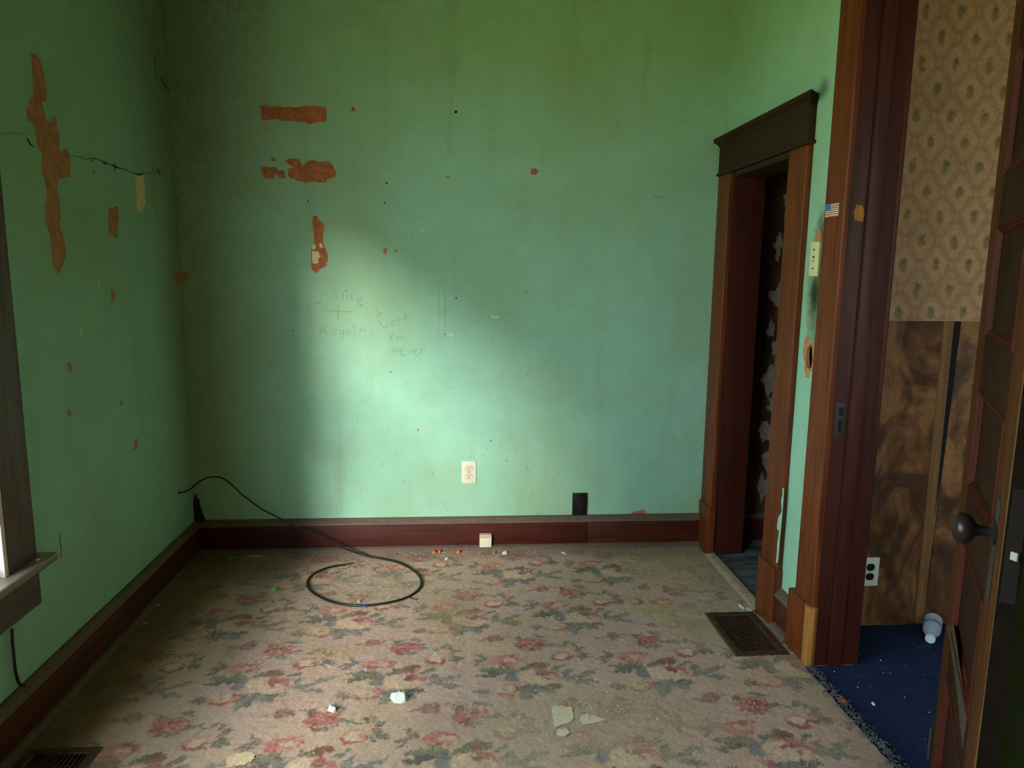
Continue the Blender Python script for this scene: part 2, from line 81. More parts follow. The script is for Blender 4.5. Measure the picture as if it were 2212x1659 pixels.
# ------------------------------------------------------------------ helpers
def s2l(c):
    return tuple(((v/255)/12.92 if v/255 <= 0.04045 else ((v/255+0.055)/1.055)**2.4) for v in c)
WORLD = {}
def world(o): return WORLD.get(o.name, Matrix.Identity(4))
def tag(o, label=None, cat=None, group=None, kind=None):
    if label: o['label'] = label
    if cat: o['category'] = cat
    if group: o['group'] = group
    if kind: o['kind'] = kind
    return o
def empty(name, loc, rz=0.0, **k):
    o = bpy.data.objects.new(name, None); COL.objects.link(o); o.empty_display_size = 0.05
    o.location = loc; o.rotation_euler = (0, 0, rz)
    WORLD[o.name] = Matrix.Translation(loc) @ Matrix.Rotation(rz, 4, 'Z')
    return tag(o, **k)
class MB:
    def __init__(s): s.v = []; s.f = []; s.m = []
    def add(s, vs, fs, mi=0):
        n = len(s.v); s.v += [tuple(p) for p in vs]
        for f in fs: s.f.append(tuple(i+n for i in f)); s.m.append(mi)
        return s
    def box(s, x0, x1, y0, y1, z0, z1, mi=0):
        return s.add([(x0,y0,z0),(x1,y0,z0),(x1,y1,z0),(x0,y1,z0),(x0,y0,z1),(x1,y0,z1),(x1,y1,z1),(x0,y1,z1)],
              [(0,3,2,1),(4,5,6,7),(0,1,5,4),(1,2,6,5),(2,3,7,6),(3,0,4,7)], mi)
    def prism(s, poly, axis, a0, a1, mi=0, e0=None, e1=None):
        # poly: 2D outline in the two other axes; e0/e1: extra offset along the axis per vertex
        n = len(poly); V = []
        for j, a in enumerate((a0, a1)):
            e = (e0, e1)[j]
            for i, (p, q) in enumerate(poly):
                b = a + (e[i] if e else 0)
                V.append({'x': (b, p, q), 'y': (p, b, q), 'z': (p, q, b)}[axis])
        F = [tuple(range(n))[::-1], tuple(range(n, 2*n))] + [(i, (i+1) % n, n+(i+1) % n, n+i) for i in range(n)]
        return s.add(V, F, mi)
    def tube(s, pts, r, k=8, mi=0, caps=True):
        P = [Vector(p) for p in pts]; n = len(P); base = len(s.v)
        rr = r if isinstance(r, (list, tuple)) else [r]*n
        t0 = (P[1]-P[0]).normalized(); up = Vector((0, 0, 1)) if abs(t0.z) < .9 else Vector((1, 0, 0))
        a = t0.cross(up).normalized()
        for i in range(n):
            t = (P[min(i+1, n-1)]-P[max(i-1, 0)]).normalized()
            a = (a - t*a.dot(t)).normalized(); b = t.cross(a)
            for j in range(k):
                q = P[i] + (a*math.cos(2*math.pi*j/k) + b*math.sin(2*math.pi*j/k))*rr[i]
                s.v.append(tuple(q))
        for i in range(n-1):
            for j in range(k):
                s.f.append((base+i*k+j, base+i*k+(j+1) % k, base+(i+1)*k+(j+1) % k, base+(i+1)*k+j)); s.m.append(mi)
        if caps:
            s.f.append(tuple(base+j for j in range(k))[::-1]); s.m.append(mi)
            s.f.append(tuple(base+(n-1)*k+j for j in range(k))); s.m.append(mi)
        return s
    def lathe(s, prof, M=Matrix.Identity(4), k=24, mi=0, caps=True):
        base = len(s.v); n = len(prof)
        for r, z in prof:
            for j in range(k):
                a = 2*math.pi*j/k; s.v.append(tuple(M @ Vector((r*math.cos(a), r*math.sin(a), z))))
        for i in range(n-1):
            for j in range(k):
                s.f.append((base+i*k+j, base+i*k+(j+1) % k, base+(i+1)*k+(j+1) % k, base+(i+1)*k+j)); s.m.append(mi)
        if caps:
            s.f.append(tuple(base+j for j in range(k))[::-1]); s.m.append(mi)
            s.f.append(tuple(base+(n-1)*k+j for j in range(k))); s.m.append(mi)
        return s
    def build(s, name, mats, parent=None, bev=0.0, seg=2, smooth=False, local=False, kind=None, label=None):
        if not isinstance(mats, (list, tuple)): mats = [mats]
        V = s.v
        if parent is not None and not local:
            Mi = world(parent).inverted(); V = [tuple(Mi @ Vector(p)) for p in V]
        me = bpy.data.meshes.new(name); me.from_pydata(V, [], s.f)
        for m in mats: me.materials.append(m)
        me.polygons.foreach_set('material_index', s.m)
        bm = bmesh.new(); bm.from_mesh(me)
        bmesh.ops.recalc_face_normals(bm, faces=bm.faces)
        if bev > 0:
            es = [e for e in bm.edges if len(e.link_faces) == 2 and e.calc_face_angle() > math.radians(35)]
            bmesh.ops.bevel(bm, geom=es, offset=bev, segments=seg, affect='EDGES', profile=0.6, clamp_overlap=True)
        if bev > 0 or smooth:
            for f in bm.faces: f.smooth = True
            lim = math.radians(40)
            for e in bm.edges: e.smooth = not (len(e.link_faces) == 2 and e.calc_face_angle() > lim)
        bm.to_mesh(me); bm.free(); me.update()
        o = bpy.data.objects.new(name, me); COL.objects.link(o)
        if parent is not None: o.parent = parent
        if kind: o['kind'] = kind
        if label: o['label'] = label
        return o
def cells(axis, a0, a1, us, vs, solid, mi=(0, 0, 0)):
    """a slab between a0 and a1 along axis, in cells us x vs; solid(u,v) at the cell centre; mi = materials of (a0 face, a1 face, reveals)"""
    b = MB()
    def P(a, u, v): return {'x': (a, u, v), 'y': (u, a, v), 'z': (u, v, a)}[axis]
    nu, nv = len(us)-1, len(vs)-1
    S = [[solid((us[i]+us[i+1])/2, (vs[j]+vs[j+1])/2) for j in range(nv)] for i in range(nu)]
    g = lambda i, j: 0 <= i < nu and 0 <= j < nv and S[i][j]
    for i in range(nu):
        for j in range(nv):
            if not S[i][j]: continue
            u0, u1, v0, v1 = us[i], us[i+1], vs[j], vs[j+1]
            b.add([P(a0,u0,v0),P(a0,u1,v0),P(a0,u1,v1),P(a0,u0,v1)], [(0,1,2,3)], mi[0])
            b.add([P(a1,u0,v0),P(a1,u1,v0),P(a1,u1,v1),P(a1,u0,v1)], [(3,2,1,0)], mi[1])
            for (di, dj, q) in ((-1,0,((u0,v0),(u0,v1))),(1,0,((u1,v0),(u1,v1))),(0,-1,((u0,v0),(u1,v0))),(0,1,((u0,v1),(u1,v1)))):
                if not g(i+di, j+dj):
                    (p, r), (p2, r2) = q
                    b.add([P(a0,p,r),P(a1,p,r),P(a1,p2,r2),P(a0,p2,r2)], [(0,1,2,3)], mi[2])
    return b
def inside(p, q): return lambda u, v: p[0] < u < p[1] and q[0] < v < q[1]

# ------------------------------------------------------------------ materials
def nodes(name):
    m = bpy.data.materials.new(name); m.use_nodes = True; nt = m.node_tree
    return m, nt, nt.nodes['Principled BSDF']
def N(nt, typ, **k):
    n = nt.nodes.new(typ)
    for a, b in k.items(): setattr(n, a, b)
    return n
def ramp(nt, fac, stops):
    r = N(nt, 'ShaderNodeValToRGB'); el = r.color_ramp.elements
    while len(el) < len(stops): el.new(0.5)
    for e, (p, c) in zip(el, stops): e.position = p; e.color = (*c, 1) if len(c) == 3 else c
    nt.links.new(fac, r.inputs[0]); return r.outputs[0]
def mapped(nt, scale, src='Position', rot=(0, 0, 0)):
    mp = N(nt, 'ShaderNodeMapping'); mp.inputs['Scale'].default_value = scale; mp.inputs['Rotation'].default_value = rot
    if src == 'Position': nt.links.new(N(nt, 'ShaderNodeNewGeometry').outputs['Position'], mp.inputs[0])
    else: nt.links.new(N(nt, 'ShaderNodeTexCoord').outputs[src], mp.inputs[0])
    return mp.outputs[0]
def noise(nt, vec, scale, detail=4, rough=0.55, dist=0.0):
    n = N(nt, 'ShaderNodeTexNoise'); n.inputs['Scale'].default_value = scale; n.inputs['Detail'].default_value = detail
    n.inputs['Roughness'].default_value = rough; n.inputs['Distortion'].default_value = dist
    nt.links.new(vec, n.inputs['Vector']); return n.outputs['Fac']
def mix(nt, fac, a, b, mode='MIX'):
    m = N(nt, 'ShaderNodeMix', data_type='RGBA', blend_type=mode)
    for sock, val in ((m.inputs[0], fac), (m.inputs[6], a), (m.inputs[7], b)):
        if hasattr(val, 'links') or isinstance(val, bpy.types.NodeSocket): nt.links.new(val, sock)
        elif isinstance(val, (int, float)): sock.default_value = val
        else: sock.default_value = (*val, 1)
    return m.outputs[2]
def bump(nt, p, h, strength=0.2, dist=0.002):
    b = N(nt, 'ShaderNodeBump'); b.inputs['Strength'].default_value = strength; b.inputs['Distance'].default_value = dist
    nt.links.new(h, b.inputs['Height']); nt.links.new(b.outputs[0], p.inputs['Normal'])
def mathn(nt, op, a, b=None):
    m = N(nt, 'ShaderNodeMath', operation=op)
    for i, v in enumerate((a, b)):
        if v is None: continue
        if isinstance(v, (int, float)): m.inputs[i].default_value = v
        else: nt.links.new(v, m.inputs[i])
    return m.outputs[0]
def plain(name, rgb, rough=0.6, var=0.12, scale=25, metal=0.0, spec=0.4):
    m, nt, p = nodes(name); c = s2l(rgb)
    f = noise(nt, mapped(nt, (1, 1, 1)), scale, 5)
    col = ramp(nt, f, [(0.3, tuple(v*(1-var) for v in c)), (0.7, tuple(min(1, v*(1+var)) for v in c))])
    nt.links.new(col, p.inputs['Base Color']); p.inputs['Roughness'].default_value = rough
    p.inputs['Metallic'].default_value = metal; p.inputs['Specular IOR Level'].default_value = spec
    return m
def wood(name, axis, dark, light, rough=0.46, dust=0.0, coat=0.12):
    m, nt, p = nodes(name)
    sc = {'x': (1.5, 26, 26), 'y': (26, 1.5, 26), 'z': (26, 26, 1.5)}[axis]
    g = noise(nt, mapped(nt, sc), 2.2, 6, 0.6, 0.6)
    big = noise(nt, mapped(nt, tuple(v*0.12 for v in sc)), 3.0, 3)
    col = ramp(nt, g, [(0.28, s2l(dark)), (0.62, s2l(light)), (0.85, tuple(v*1.25 for v in s2l(light)))])
    col = mix(nt, mathn(nt, 'MULTIPLY', big, 0.6), col, tuple(v*0.6 for v in s2l(dark)))
    if dust > 0:
        dn = noise(nt, mapped(nt, (1, 1, 1)), 60, 5)
        col = mix(nt, mathn(nt, 'MULTIPLY', dn, dust), col, s2l((120, 108, 96)))
    nt.links.new(col, p.inputs['Base Color'])
    r = N(nt, 'ShaderNodeMapRange'); r.inputs[3].default_value = rough-0.08; r.inputs[4].default_value = rough+0.22
    nt.links.new(big, r.inputs[0]); nt.links.new(r.outputs[0], p.inputs['Roughness'])
    p.inputs['Coat Weight'].default_value = coat; p.inputs['Coat Roughness'].default_value = 0.4
    p.inputs['Specular IOR Level'].default_value = 0.25
    bump(nt, p, g, 0.12, 0.001)
    return m
def wall_paint(name, soot_and_shade=None):
    m, nt, p = nodes(name); P = mapped(nt, (1, 1, 1))
    a = noise(nt, P, 1.6, 6, 0.6, 0.4); b = noise(nt, P, 9, 6, 0.65); c = noise(nt, P, 160, 3)
    st = noise(nt, mapped(nt, (9, 9, 0.8)), 1.2, 5)
    base = ramp(nt, b, [(0.3, GREEN_A), (0.7, GREEN_B)])
    base = mix(nt, ramp(nt, a, [(0.42, (0, 0, 0)), (0.74, (0.62, 0.62, 0.62))]), base, GREEN_D)
    base = mix(nt, ramp(nt, st, [(0.56, (0, 0, 0)), (0.8, (0.4, 0.4, 0.4))]), base, tuple(v*0.75 for v in GREEN_D))
    base = mix(nt, ramp(nt, c, [(0.3, (0.10,)*3), (0.6, (0, 0, 0))]), base, (0.05, 0.08, 0.03))
    vo = N(nt, 'ShaderNodeTexVoronoi'); vo.inputs['Scale'].default_value = 16; nt.links.new(P, vo.inputs['Vector'])
    sel = ramp(nt, noise(nt, P, 7.3, 2), [(0.56, (0, 0, 0)), (0.6, (1, 1, 1))])
    spk = ramp(nt, vo.outputs['Distance'], [(0.03, (0.7,)*3), (0.07, (0, 0, 0))])
    base = mix(nt, mathn(nt, 'MULTIPLY', spk, sel), base, (0.10, 0.09, 0.04))
    if soot_and_shade:
        for (pos, rad, colr, amt) in soot_and_shade:
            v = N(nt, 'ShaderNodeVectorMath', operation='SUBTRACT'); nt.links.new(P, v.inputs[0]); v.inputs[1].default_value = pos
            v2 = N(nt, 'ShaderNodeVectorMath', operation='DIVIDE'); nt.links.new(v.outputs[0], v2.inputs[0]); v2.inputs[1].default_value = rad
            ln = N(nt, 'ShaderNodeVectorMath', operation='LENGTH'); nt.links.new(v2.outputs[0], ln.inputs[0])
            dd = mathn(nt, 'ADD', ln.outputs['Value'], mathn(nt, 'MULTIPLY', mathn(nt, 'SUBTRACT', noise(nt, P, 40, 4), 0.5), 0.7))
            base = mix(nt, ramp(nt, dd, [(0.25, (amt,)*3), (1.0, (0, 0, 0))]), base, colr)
    nt.links.new(base, p.inputs['Base Color']); p.inputs['Roughness'].default_value = 0.62
    p.inputs['Specular IOR Level'].default_value = 0.25
    bump(nt, p, mathn(nt, 'ADD', mathn(nt, 'MULTIPLY', noise(nt, P, 230, 4), 0.5), mathn(nt, 'MULTIPLY', b, 1.5)), 0.25, 0.0025)
    return m
GREEN_A, GREEN_B, GREEN_D = (0.270, 0.480, 0.335), (0.31, 0.540, 0.385), (0.27, 0.35, 0.155)
M = {}
M['green'] = wall_paint('mint_green_paint', [((XL, D, 2.35), (0.5, 0.6, 0.9), (0.13, 0.13, 0.05), 0.5), ((XL, D, 1.2), (0.28, 0.3, 1.1), (0.15, 0.16, 0.07), 0.4), ((XL+.3, D, 2.75), (0.25, 0.3, 0.35), (0.16, 0.11, 0.05), 0.4)])  # browned dirt in the back-left corner, with corner shade painted in too
M['green_soot'] = wall_paint('mint_green_paint_sooted', [((XR, 2.455, 1.33), (0.3, 0.08, 0.27), (0.06, 0.06, 0.02), 0.85), ((XR, 2.46, 1.31), (0.3, 0.045, 0.075), (0.02, 0.02, 0.012), 0.95), ((XR, 2.45, 1.53), (0.3, 0.05, 0.10), (0.08, 0.07, 0.02), 0.8), ((XR, 2.505, 2.02), (0.3, 0.05, 0.05), (0.05, 0.05, 0.02), 0.55)])
M['wood_x'] = wood('dark_varnished_wood_x', 'x', (42, 13, 8), (88, 30, 18))
M['wood_y'] = wood('dark_varnished_wood_y', 'y', (52, 22, 11), (105, 46, 22))
M['wood_z'] = wood('dark_varnished_wood_z', 'z', (72, 30, 10), (128, 60, 22))
M['wood_red_z'] = wood('red_brown_wood_z', 'z', (42, 15, 9), (80, 30, 18))
M['wood_dark_y'] = wood('smoky_wood_y', 'y', (36, 22, 8), (58, 36, 14), 0.75, 0.03, 0.0)
M['cap_x'] = wood('dusty_cap_x', 'x', (58, 38, 30), (98, 70, 56), 0.6, 0.6, 0)
M['cap_y'] = wood('dusty_cap_y', 'y', (58, 38, 30), (98, 70, 56), 0.6, 0.6, 0)
M['window_wood'] = wood('window_wood', 'z', (62, 40, 36), (104, 74, 66), 0.5, 0.3)
M['window_wood_y'] = wood('window_wood_y', 'y', (62, 42, 36), (104, 78, 66), 0.42, 0.45)
M['stool_wood'] = wood('dusty_stool_wood_glare', 'y', (92, 74, 66), (140, 120, 110), 0.3, 0.6, 0.8)  # stool lightened and glossed to paint in window glare over the dust
M['jamb_white'] = plain('pinkish_white_paint_and_glare', (222, 205, 200), 0.5)
M['door_wood'] = wood('door_wood_lit_z', 'z', (48, 24, 9), (84, 46, 17), 0.5, 0, 0.05)  # stiles get a lighter copy of the door wood to look lit
M['door_rail'] = wood('door_wood_x', 'x', (32, 17, 8), (50, 27, 13), 0.5, 0, 0.05)
M['door_mould'] = wood('door_moulding_wood', 'z', (44, 16, 10), (84, 34, 22), 0.5, 0, 0.0)
for k_ in ('door_wood', 'door_rail', 'door_mould'): M[k_].node_tree.nodes['Principled BSDF'].inputs['Specular IOR Level'].default_value = 0.08
M['door_edge'] = plain('near_black_door_edge', (24, 15, 10), 0.8, 0.3, 30, 0.0, 0.05)  # near-black colour of the strip over the door's free edge
M['bare_wood'] = wood('bare_worn_wood', 'z', (140, 82, 38), (180, 120, 62), 0.6, 0, 0)
M['worn_highlight'] = wood('dull_worn_highlight', 'z', (70, 50, 22), (120, 92, 46), 0.7, 0, 0)
M['plaster'] = plain('bare_brown_plaster', (170, 98, 58), 0.85, 0.28, 38)
M['plaster_dull'] = plain('bare_tan_plaster', (176, 118, 78), 0.85, 0.28, 38)
M['cream'] = plain('cream_plaster', (214, 200, 160), 0.8, 0.12, 30)
M['dark_crack_and_shadow'] = plain('dark_crack_and_shadow', (34, 32, 18), 0.9)
M['scratch'] = plain('brown_scratch', (92, 96, 62), 0.9)
M['pencil'] = plain('pencil_line', (96, 128, 100), 0.8)
M['black'] = plain('black_void', (8, 7, 6), 0.8)
M['ivory'] = plain('ivory_plastic', (212, 200, 176), 0.4, 0.05, 12)
M['white_plastic'] = plain('white_plastic', (222, 222, 208), 0.4, 0.04, 12)
M['black_plastic'] = plain('black_plastic', (14, 13, 12), 0.42, 0.1, 12)
M['brown_plastic'] = plain('brown_plastic', (30, 22, 16), 0.42)
M['slot'] = plain('socket_slot', (30, 26, 20), 0.7)
M['rim'] = plain('socket_rim', (140, 128, 106), 0.6)
M['screw'] = plain('screw_metal', (150, 144, 130), 0.4, 0.05, 12, 0.8)
M['cable'] = plain('black_cable', (24, 22, 18), 0.5)
M['register'] = plain('brown_register_metal', (72, 50, 38), 0.5, 0.2, 30, 0.2)
M['duct'] = plain('dark_duct', (14, 13, 12), 0.8)
M['knob'] = plain('dark_bronze_knob', (42, 36, 36), 0.32, 0.2, 20, 0.5)
M['steel'] = plain('worn_steel', (170, 168, 168), 0.35, 0.1, 20, 0.7)
M['old_steel'] = plain('dull_steel', (62, 58, 54), 0.5, 0.2, 20, 0.5)
M['ceiling'] = plain('stained_ceiling', (164, 128, 60), 0.85, 0.12, 2)
M['hall_ceiling'] = plain('hall_ceiling', (200, 190, 170), 0.85)
M['hall_paint'] = plain('hall_tan_paint', (150, 128, 98), 0.8)
M['rear_paper'] = plain('brown_rear_wallpaper', (150, 118, 72), 0.85, 0.1, 4)
M['subfloor'] = wood('subfloor_boards', 'y', (70, 52, 36), (104, 80, 58), 0.7, 0.3, 0)
M['reducer'] = plain('dusty_threshold', (150, 130, 104), 0.8, 0.18, 30)
M['paper'] = plain('white_paper', (188, 192, 180), 0.75, 0.08, 60)
M['paint_chip'] = plain('green_paint_chip', (92, 128, 84), 0.7)
M['beige_chip'] = plain('beige_chip', (168, 132, 98), 0.8)
M['orange'] = plain('orange_crumb', (226, 104, 40), 0.7)
M['orange_hot'] = plain('orange_scrap', (240, 84, 24), 0.6)
M['blue_chip'] = plain('cyan_chip', (84, 206, 236), 0.5)
M['blue_dark'] = plain('blue_chip', (50, 90, 190), 0.5)
M['grey_blue'] = plain('grey_blue_foil', (140, 160, 172), 0.4)
M['green_scrap'] = plain('bright_green_scrap', (112, 176, 104), 0.6)
M['crumb'] = plain('plaster_crumb', (206, 200, 186), 0.8)
M['fray'] = plain('frayed_carpet_thread', (92, 90, 88), 0.85, 0.6, 90)
M['thread'] = plain('beige_thread', (176, 160, 138), 0.9)
M['backing'] = plain('carpet_backing', (196, 178, 148), 0.9, 0.1, 200)
M['cream_patch'] = plain('cream_stain', (196, 166, 132), 0.9, 0.15, 60)
M['flag_white'] = plain('sticker_white', (214, 206, 190), 0.5)
M['flag_red'] = plain('sticker_red', (150, 62, 54), 0.5)
M['flag_blue'] = plain('sticker_blue', (58, 104, 152), 0.5)
M['grass'] = plain('outdoor_grass', (178, 172, 84), 0.9, 0.3, 3)
M['bottle_label'] = plain('bottle_label_blue', (60, 110, 190), 0.5)
M['bottle_green'] = plain('bottle_label_green', (90, 160, 90), 0.5)
M['cap_plastic'] = plain('frosted_cap', (196, 206, 226), 0.4)

def carpet_mat(name, rough=0.95):
    m, nt, p = nodes(name)
    at = N(nt, 'ShaderNodeAttribute', attribute_name='Col'); P = mapped(nt, (1, 1, 1))
    f = noise(nt, P, 420, 3, 0.7); g = noise(nt, P, 95, 4, 0.7)
    c = mix(nt, ramp(nt, f, [(0.3, (0.35,)*3), (0.65, (0, 0, 0))]), at.outputs['Color'], (0.06, 0.045, 0.03))
    c = mix(nt, ramp(nt, g, [(0.52, (0, 0, 0)), (0.8, (0.4,)*3)]), c, (0.26, 0.2, 0.15))
    nt.links.new(c, p.inputs['Base Color']); p.inputs['Roughness'].default_value = rough; p.inputs['Specular IOR Level'].default_value = 0.1
    p.inputs['Sheen Weight'].default_value = 0.12
    bump(nt, p, mathn(nt, 'ADD', f, g), 0.7, 0.004)
    return m
M['carpet'] = carpet_mat('floral_carpet_pile')
def blue_carpet():
    m, nt, p = nodes('navy_carpet_pile'); P = mapped(nt, (1, 1, 1))
    f = noise(nt, P, 240, 4, 0.7); g = noise(nt, P, 14, 5, 0.6)
    c = ramp(nt, f, [(0.3, (0.005, 0.009, 0.024)), (0.75, (0.022, 0.038, 0.105))])
    c = mix(nt, ramp(nt, g, [(0.52, (0, 0, 0)), (0.75, (0.5,)*3)]), c, (0.055, 0.05, 0.045))
    nt.links.new(c, p.inputs['Base Color']); p.inputs['Roughness'].default_value = 0.95; p.inputs['Specular IOR Level'].default_value = 0.1
    bump(nt, p, f, 0.7, 0.004); return m
M['navy'] = blue_carpet()
def burl():
    m, nt, p = nodes('burl_wood_paneling'); P = mapped(nt, (1.0, 1.0, 0.75), rot=(0, 0.5, 0))
    a = noise(nt, P, 3.4, 6, 0.58, 2.6); b = noise(nt, P, 4.6, 5, 0.6, 1.2); g = noise(nt, mapped(nt, (1, 1, 0.3), rot=(0, 0.35, 0)), 30, 4, 0.6, 1.0)
    c = ramp(nt, a, [(0.32, s2l((78, 50, 32))), (0.46, s2l((118, 78, 46))), (0.56, s2l((150, 102, 60))), (0.72, s2l((138, 94, 56)))])
    c = mix(nt, ramp(nt, b, [(0.46, (0, 0, 0)), (0.60, (0.85,)*3)]), c, s2l((62, 42, 34)))
    c = mix(nt, ramp(nt, g, [(0.45, (0, 0, 0)), (0.75, (0.4,)*3)]), c, s2l((76, 50, 32)))
    nt.links.new(c, p.inputs['Base Color']); p.inputs['Roughness'].default_value = 0.5; p.inputs['Specular IOR Level'].default_value = 0.2
    return m
M['burl'] = burl()
M['batten'] = wood('paneling_batten', 'z', (108, 74, 42), (146, 104, 62), 0.5, 0, 0)
def lino():
    m, nt, p = nodes('grimy_grey_linoleum'); P = mapped(nt, (1, 1, 1))
    c = ramp(nt, noise(nt, mapped(nt, (2, 9, 1), rot=(0, 0, 0.6)), 2.4, 6, 0.6, 1.2), [(0.35, s2l((44, 46, 48))), (0.6, s2l((104, 108, 112))), (0.8, s2l((150, 150, 148)))])
    nt.links.new(c, p.inputs['Base Color']); p.inputs['Roughness'].default_value = 0.5; return m
M['lino'] = lino()
def closet_wall():
    m, nt, p = nodes('stained_closet_wall'); P = mapped(nt, (1, 1, 0.5))
    c = ramp(nt, noise(nt, P, 5, 6, 0.65, 1.0), [(0.35, s2l((46, 26, 16))), (0.6, s2l((92, 58, 36))), (0.8, s2l((120, 82, 54)))])
    nt.links.new(c, p.inputs['Base Color']); p.inputs['Roughness'].default_value = 0.85; return m
M['closet'] = closet_wall()
M['pale_peel'] = plain('pale_closet_plaster', (150, 138, 126), 0.85, 0.3, 40)
def attr_mat(name, rough):
    m, nt, p = nodes(name); at = N(nt, 'ShaderNodeAttribute', attribute_name='Col')
    c = mix(nt, ramp(nt, noise(nt, mapped(nt, (1, 1, 1)), 70, 4), [(0.35, (0.18,)*3), (0.65, (0, 0, 0))]), at.outputs['Color'], (0.1, 0.075, 0.045))
    nt.links.new(c, p.inputs['Base Color']); p.inputs['Roughness'].default_value = rough; return m
M['wallpaper'] = attr_mat('floral_trellis_wallpaper', 0.75)
def glass(name, rough=0.02, tint=(0.94, 0.97, 0.96)):
    m = bpy.data.materials.new(name); m.use_nodes = True; nt = m.node_tree; nt.nodes.remove(nt.nodes['Principled BSDF'])
    out = nt.nodes['Material Output']; t = N(nt, 'ShaderNodeBsdfTransparent'); t.inputs[0].default_value = (*tint, 1)
    g = N(nt, 'ShaderNodeBsdfGlossy'); g.inputs['Roughness'].default_value = rough
    fr = N(nt, 'ShaderNodeFresnel'); fr.inputs[0].default_value = 1.45
    front = mathn(nt, 'SUBTRACT', 1.0, N(nt, 'ShaderNodeNewGeometry').outputs['Backfacing'])
    mx = N(nt, 'ShaderNodeMixShader'); nt.links.new(mathn(nt, 'MULTIPLY', fr.outputs[0], front), mx.inputs[0]); nt.links.new(t.outputs[0], mx.inputs[1]); nt.links.new(g.outputs[0], mx.inputs[2])
    nt.links.new(mx.outputs[0], out.inputs[0]); return m
M['glass'] = glass('window_glass'); M['bottle'] = glass('clear_bottle_plastic', 0.12, (0.86, 0.9, 0.95))
def milky():
    m = M['bottle']; nt = m.node_tree; out = nt.nodes['Material Output']; old = out.inputs[0].links[0].from_socket
    d_ = N(nt, 'ShaderNodeBsdfDiffuse'); d_.inputs[0].default_value = (0.75, 0.8, 0.88, 1)
    mx = N(nt, 'ShaderNodeMixShader'); mx.inputs[0].default_value = 0.38
    nt.links.new(old, mx.inputs[1]); nt.links.new(d_.outputs[0], mx.inputs[2]); nt.links.new(mx.outputs[0], out.inputs[0])
milky()

# ------------------------------------------------------------------ the shell
lay = dict(kind='structure')
us = sorted({YR, D, *W1}); vs_ = sorted({0, HC, *WZ})
b = cells('x', XL-0.13, XL, us, vs_, lambda u, v: not inside(W1, WZ)(u, v), (1, 0, 1))
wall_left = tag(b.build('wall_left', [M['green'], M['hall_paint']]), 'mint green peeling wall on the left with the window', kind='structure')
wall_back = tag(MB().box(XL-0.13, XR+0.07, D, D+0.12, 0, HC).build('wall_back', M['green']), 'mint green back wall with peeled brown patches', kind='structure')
HOLE_B = (2.436, 2.496, 1.036, 1.140)
us = sorted({YR, D, *DW, *CL, HOLE_B[0], HOLE_B[1]}); vs_ = sorted({0, HC, DWZ, CLZ, HOLE_B[2], HOLE_B[3]})
b = cells('x', XR, XR+WT, us, vs_, lambda u, v: not (inside(DW, (-1, DWZ))(u, v) or inside(CL, (-1, CLZ))(u, v) or inside(HOLE_B[:2], HOLE_B[2:])(u, v)), (0, 1, 1))
wall_right = tag(b.build('wall_right', [M['green_soot'], M['hall_paint']]), 'mint green right wall with two doorways', kind='structure')
W3 = (1.62, 2.60); W3Z = (0.8, 2.4)
b = cells('y', YR-WT, YR, sorted({XL-0.13, XH+WT, *W3}), sorted({0, HC, *W3Z}), lambda u, v: not inside(W3, W3Z)(u, v), (1, 0, 1))
tag(b.build('wall_rear', [M['rear_paper'], M['hall_paint']]), 'rear wall behind the viewer', kind='structure')
tag(MB().box(XR+WT, XH, HY, HY+0.1, 0, HC).build('wall_hall_end', M['hall_paint']), 'end wall of the hall seen through the doorway', kind='structure')
tag(MB().box(XH, XH+0.1, YR, D+0.12, 0, HC).build('wall_hall_side', M['hall_paint']), 'far side wall of the hall', kind='structure')
wall_closet = tag(MB().box(XR+0.07, XH, D, D+0.12, 0, HC).build('wall_closet_back', M['closet']), 'brown stained wall inside the closet', kind='structure')
tag(MB().box(XL-0.13, XH+0.1, YR-WT, D+0.12, HC, HC+0.1).build('ceiling', M['ceiling']), 'stained tan ceiling', kind='structure')
# floor slab with the two register openings
ro = lambda R: (R[0]+0.022, R[1]-0.022, R[2]+0.022, R[3]-0.022)
R1, R2 = ro(REG1), ro(REG2)
b = cells('z', -0.14, -0.004, sorted({XL-0.13, XH+0.1, R1[0], R1[1], R2[0], R2[1]}), sorted({YR-WT, D+0.12, R1[2], R1[3], R2[2], R2[3]}),
          lambda u, v: not (inside(R1[:2], R1[2:])(u, v) or inside(R2[:2], R2[2:])(u, v)))
tag(b.build('floor', M['subfloor']), 'wooden floor under the carpets', kind='structure')
tag(MB().box(XR-0.018, XH, HY+0.1, D, -0.004, 0.001).build('floor_closet', M['lino']), 'grimy grey closet floor', kind='structure')
tag(MB().box(-40, 40, -40, 40, -0.75, -0.7).build('ground', M['grass']), 'grass outside the window', kind='structure')

# peeled patches, cracks, scratches and writing belong to the walls
def sheet(pts, axis, at, th):
    """thin raised polygon on a wall: axis 'x' (pts = y,z) or 'y' (pts = x,z); at = wall plane, th = signed thickness"""
    return MB().prism(pts, axis, at, at+th)
def ribbon(b, pts, wid, axis, at, th, taper=True):
    n = len(pts); L_, R_ = [], []
    for i, (p, q) in enumerate(pts):
        a = pts[max(i-1, 0)]; c = pts[min(i+1, n-1)]
        dx, dz = c[0]-a[0], c[1]-a[1]; l = math.hypot(dx, dz) or 1
        t = 1.0 if not taper else max(0.15, math.sin(math.pi*(i+0.25)/(n-0.5)))
        h = wid*t*(0.85+0.3*random.random())/2
        L_.append((p-dz/l*h, q+dx/l*h)); R_.append((p+dz/l*h, q-dx/l*h))
    for i in range(n-1):
        b.prism([L_[i], R_[i], R_[i+1], L_[i+1]], axis, at, at+th)
    return b
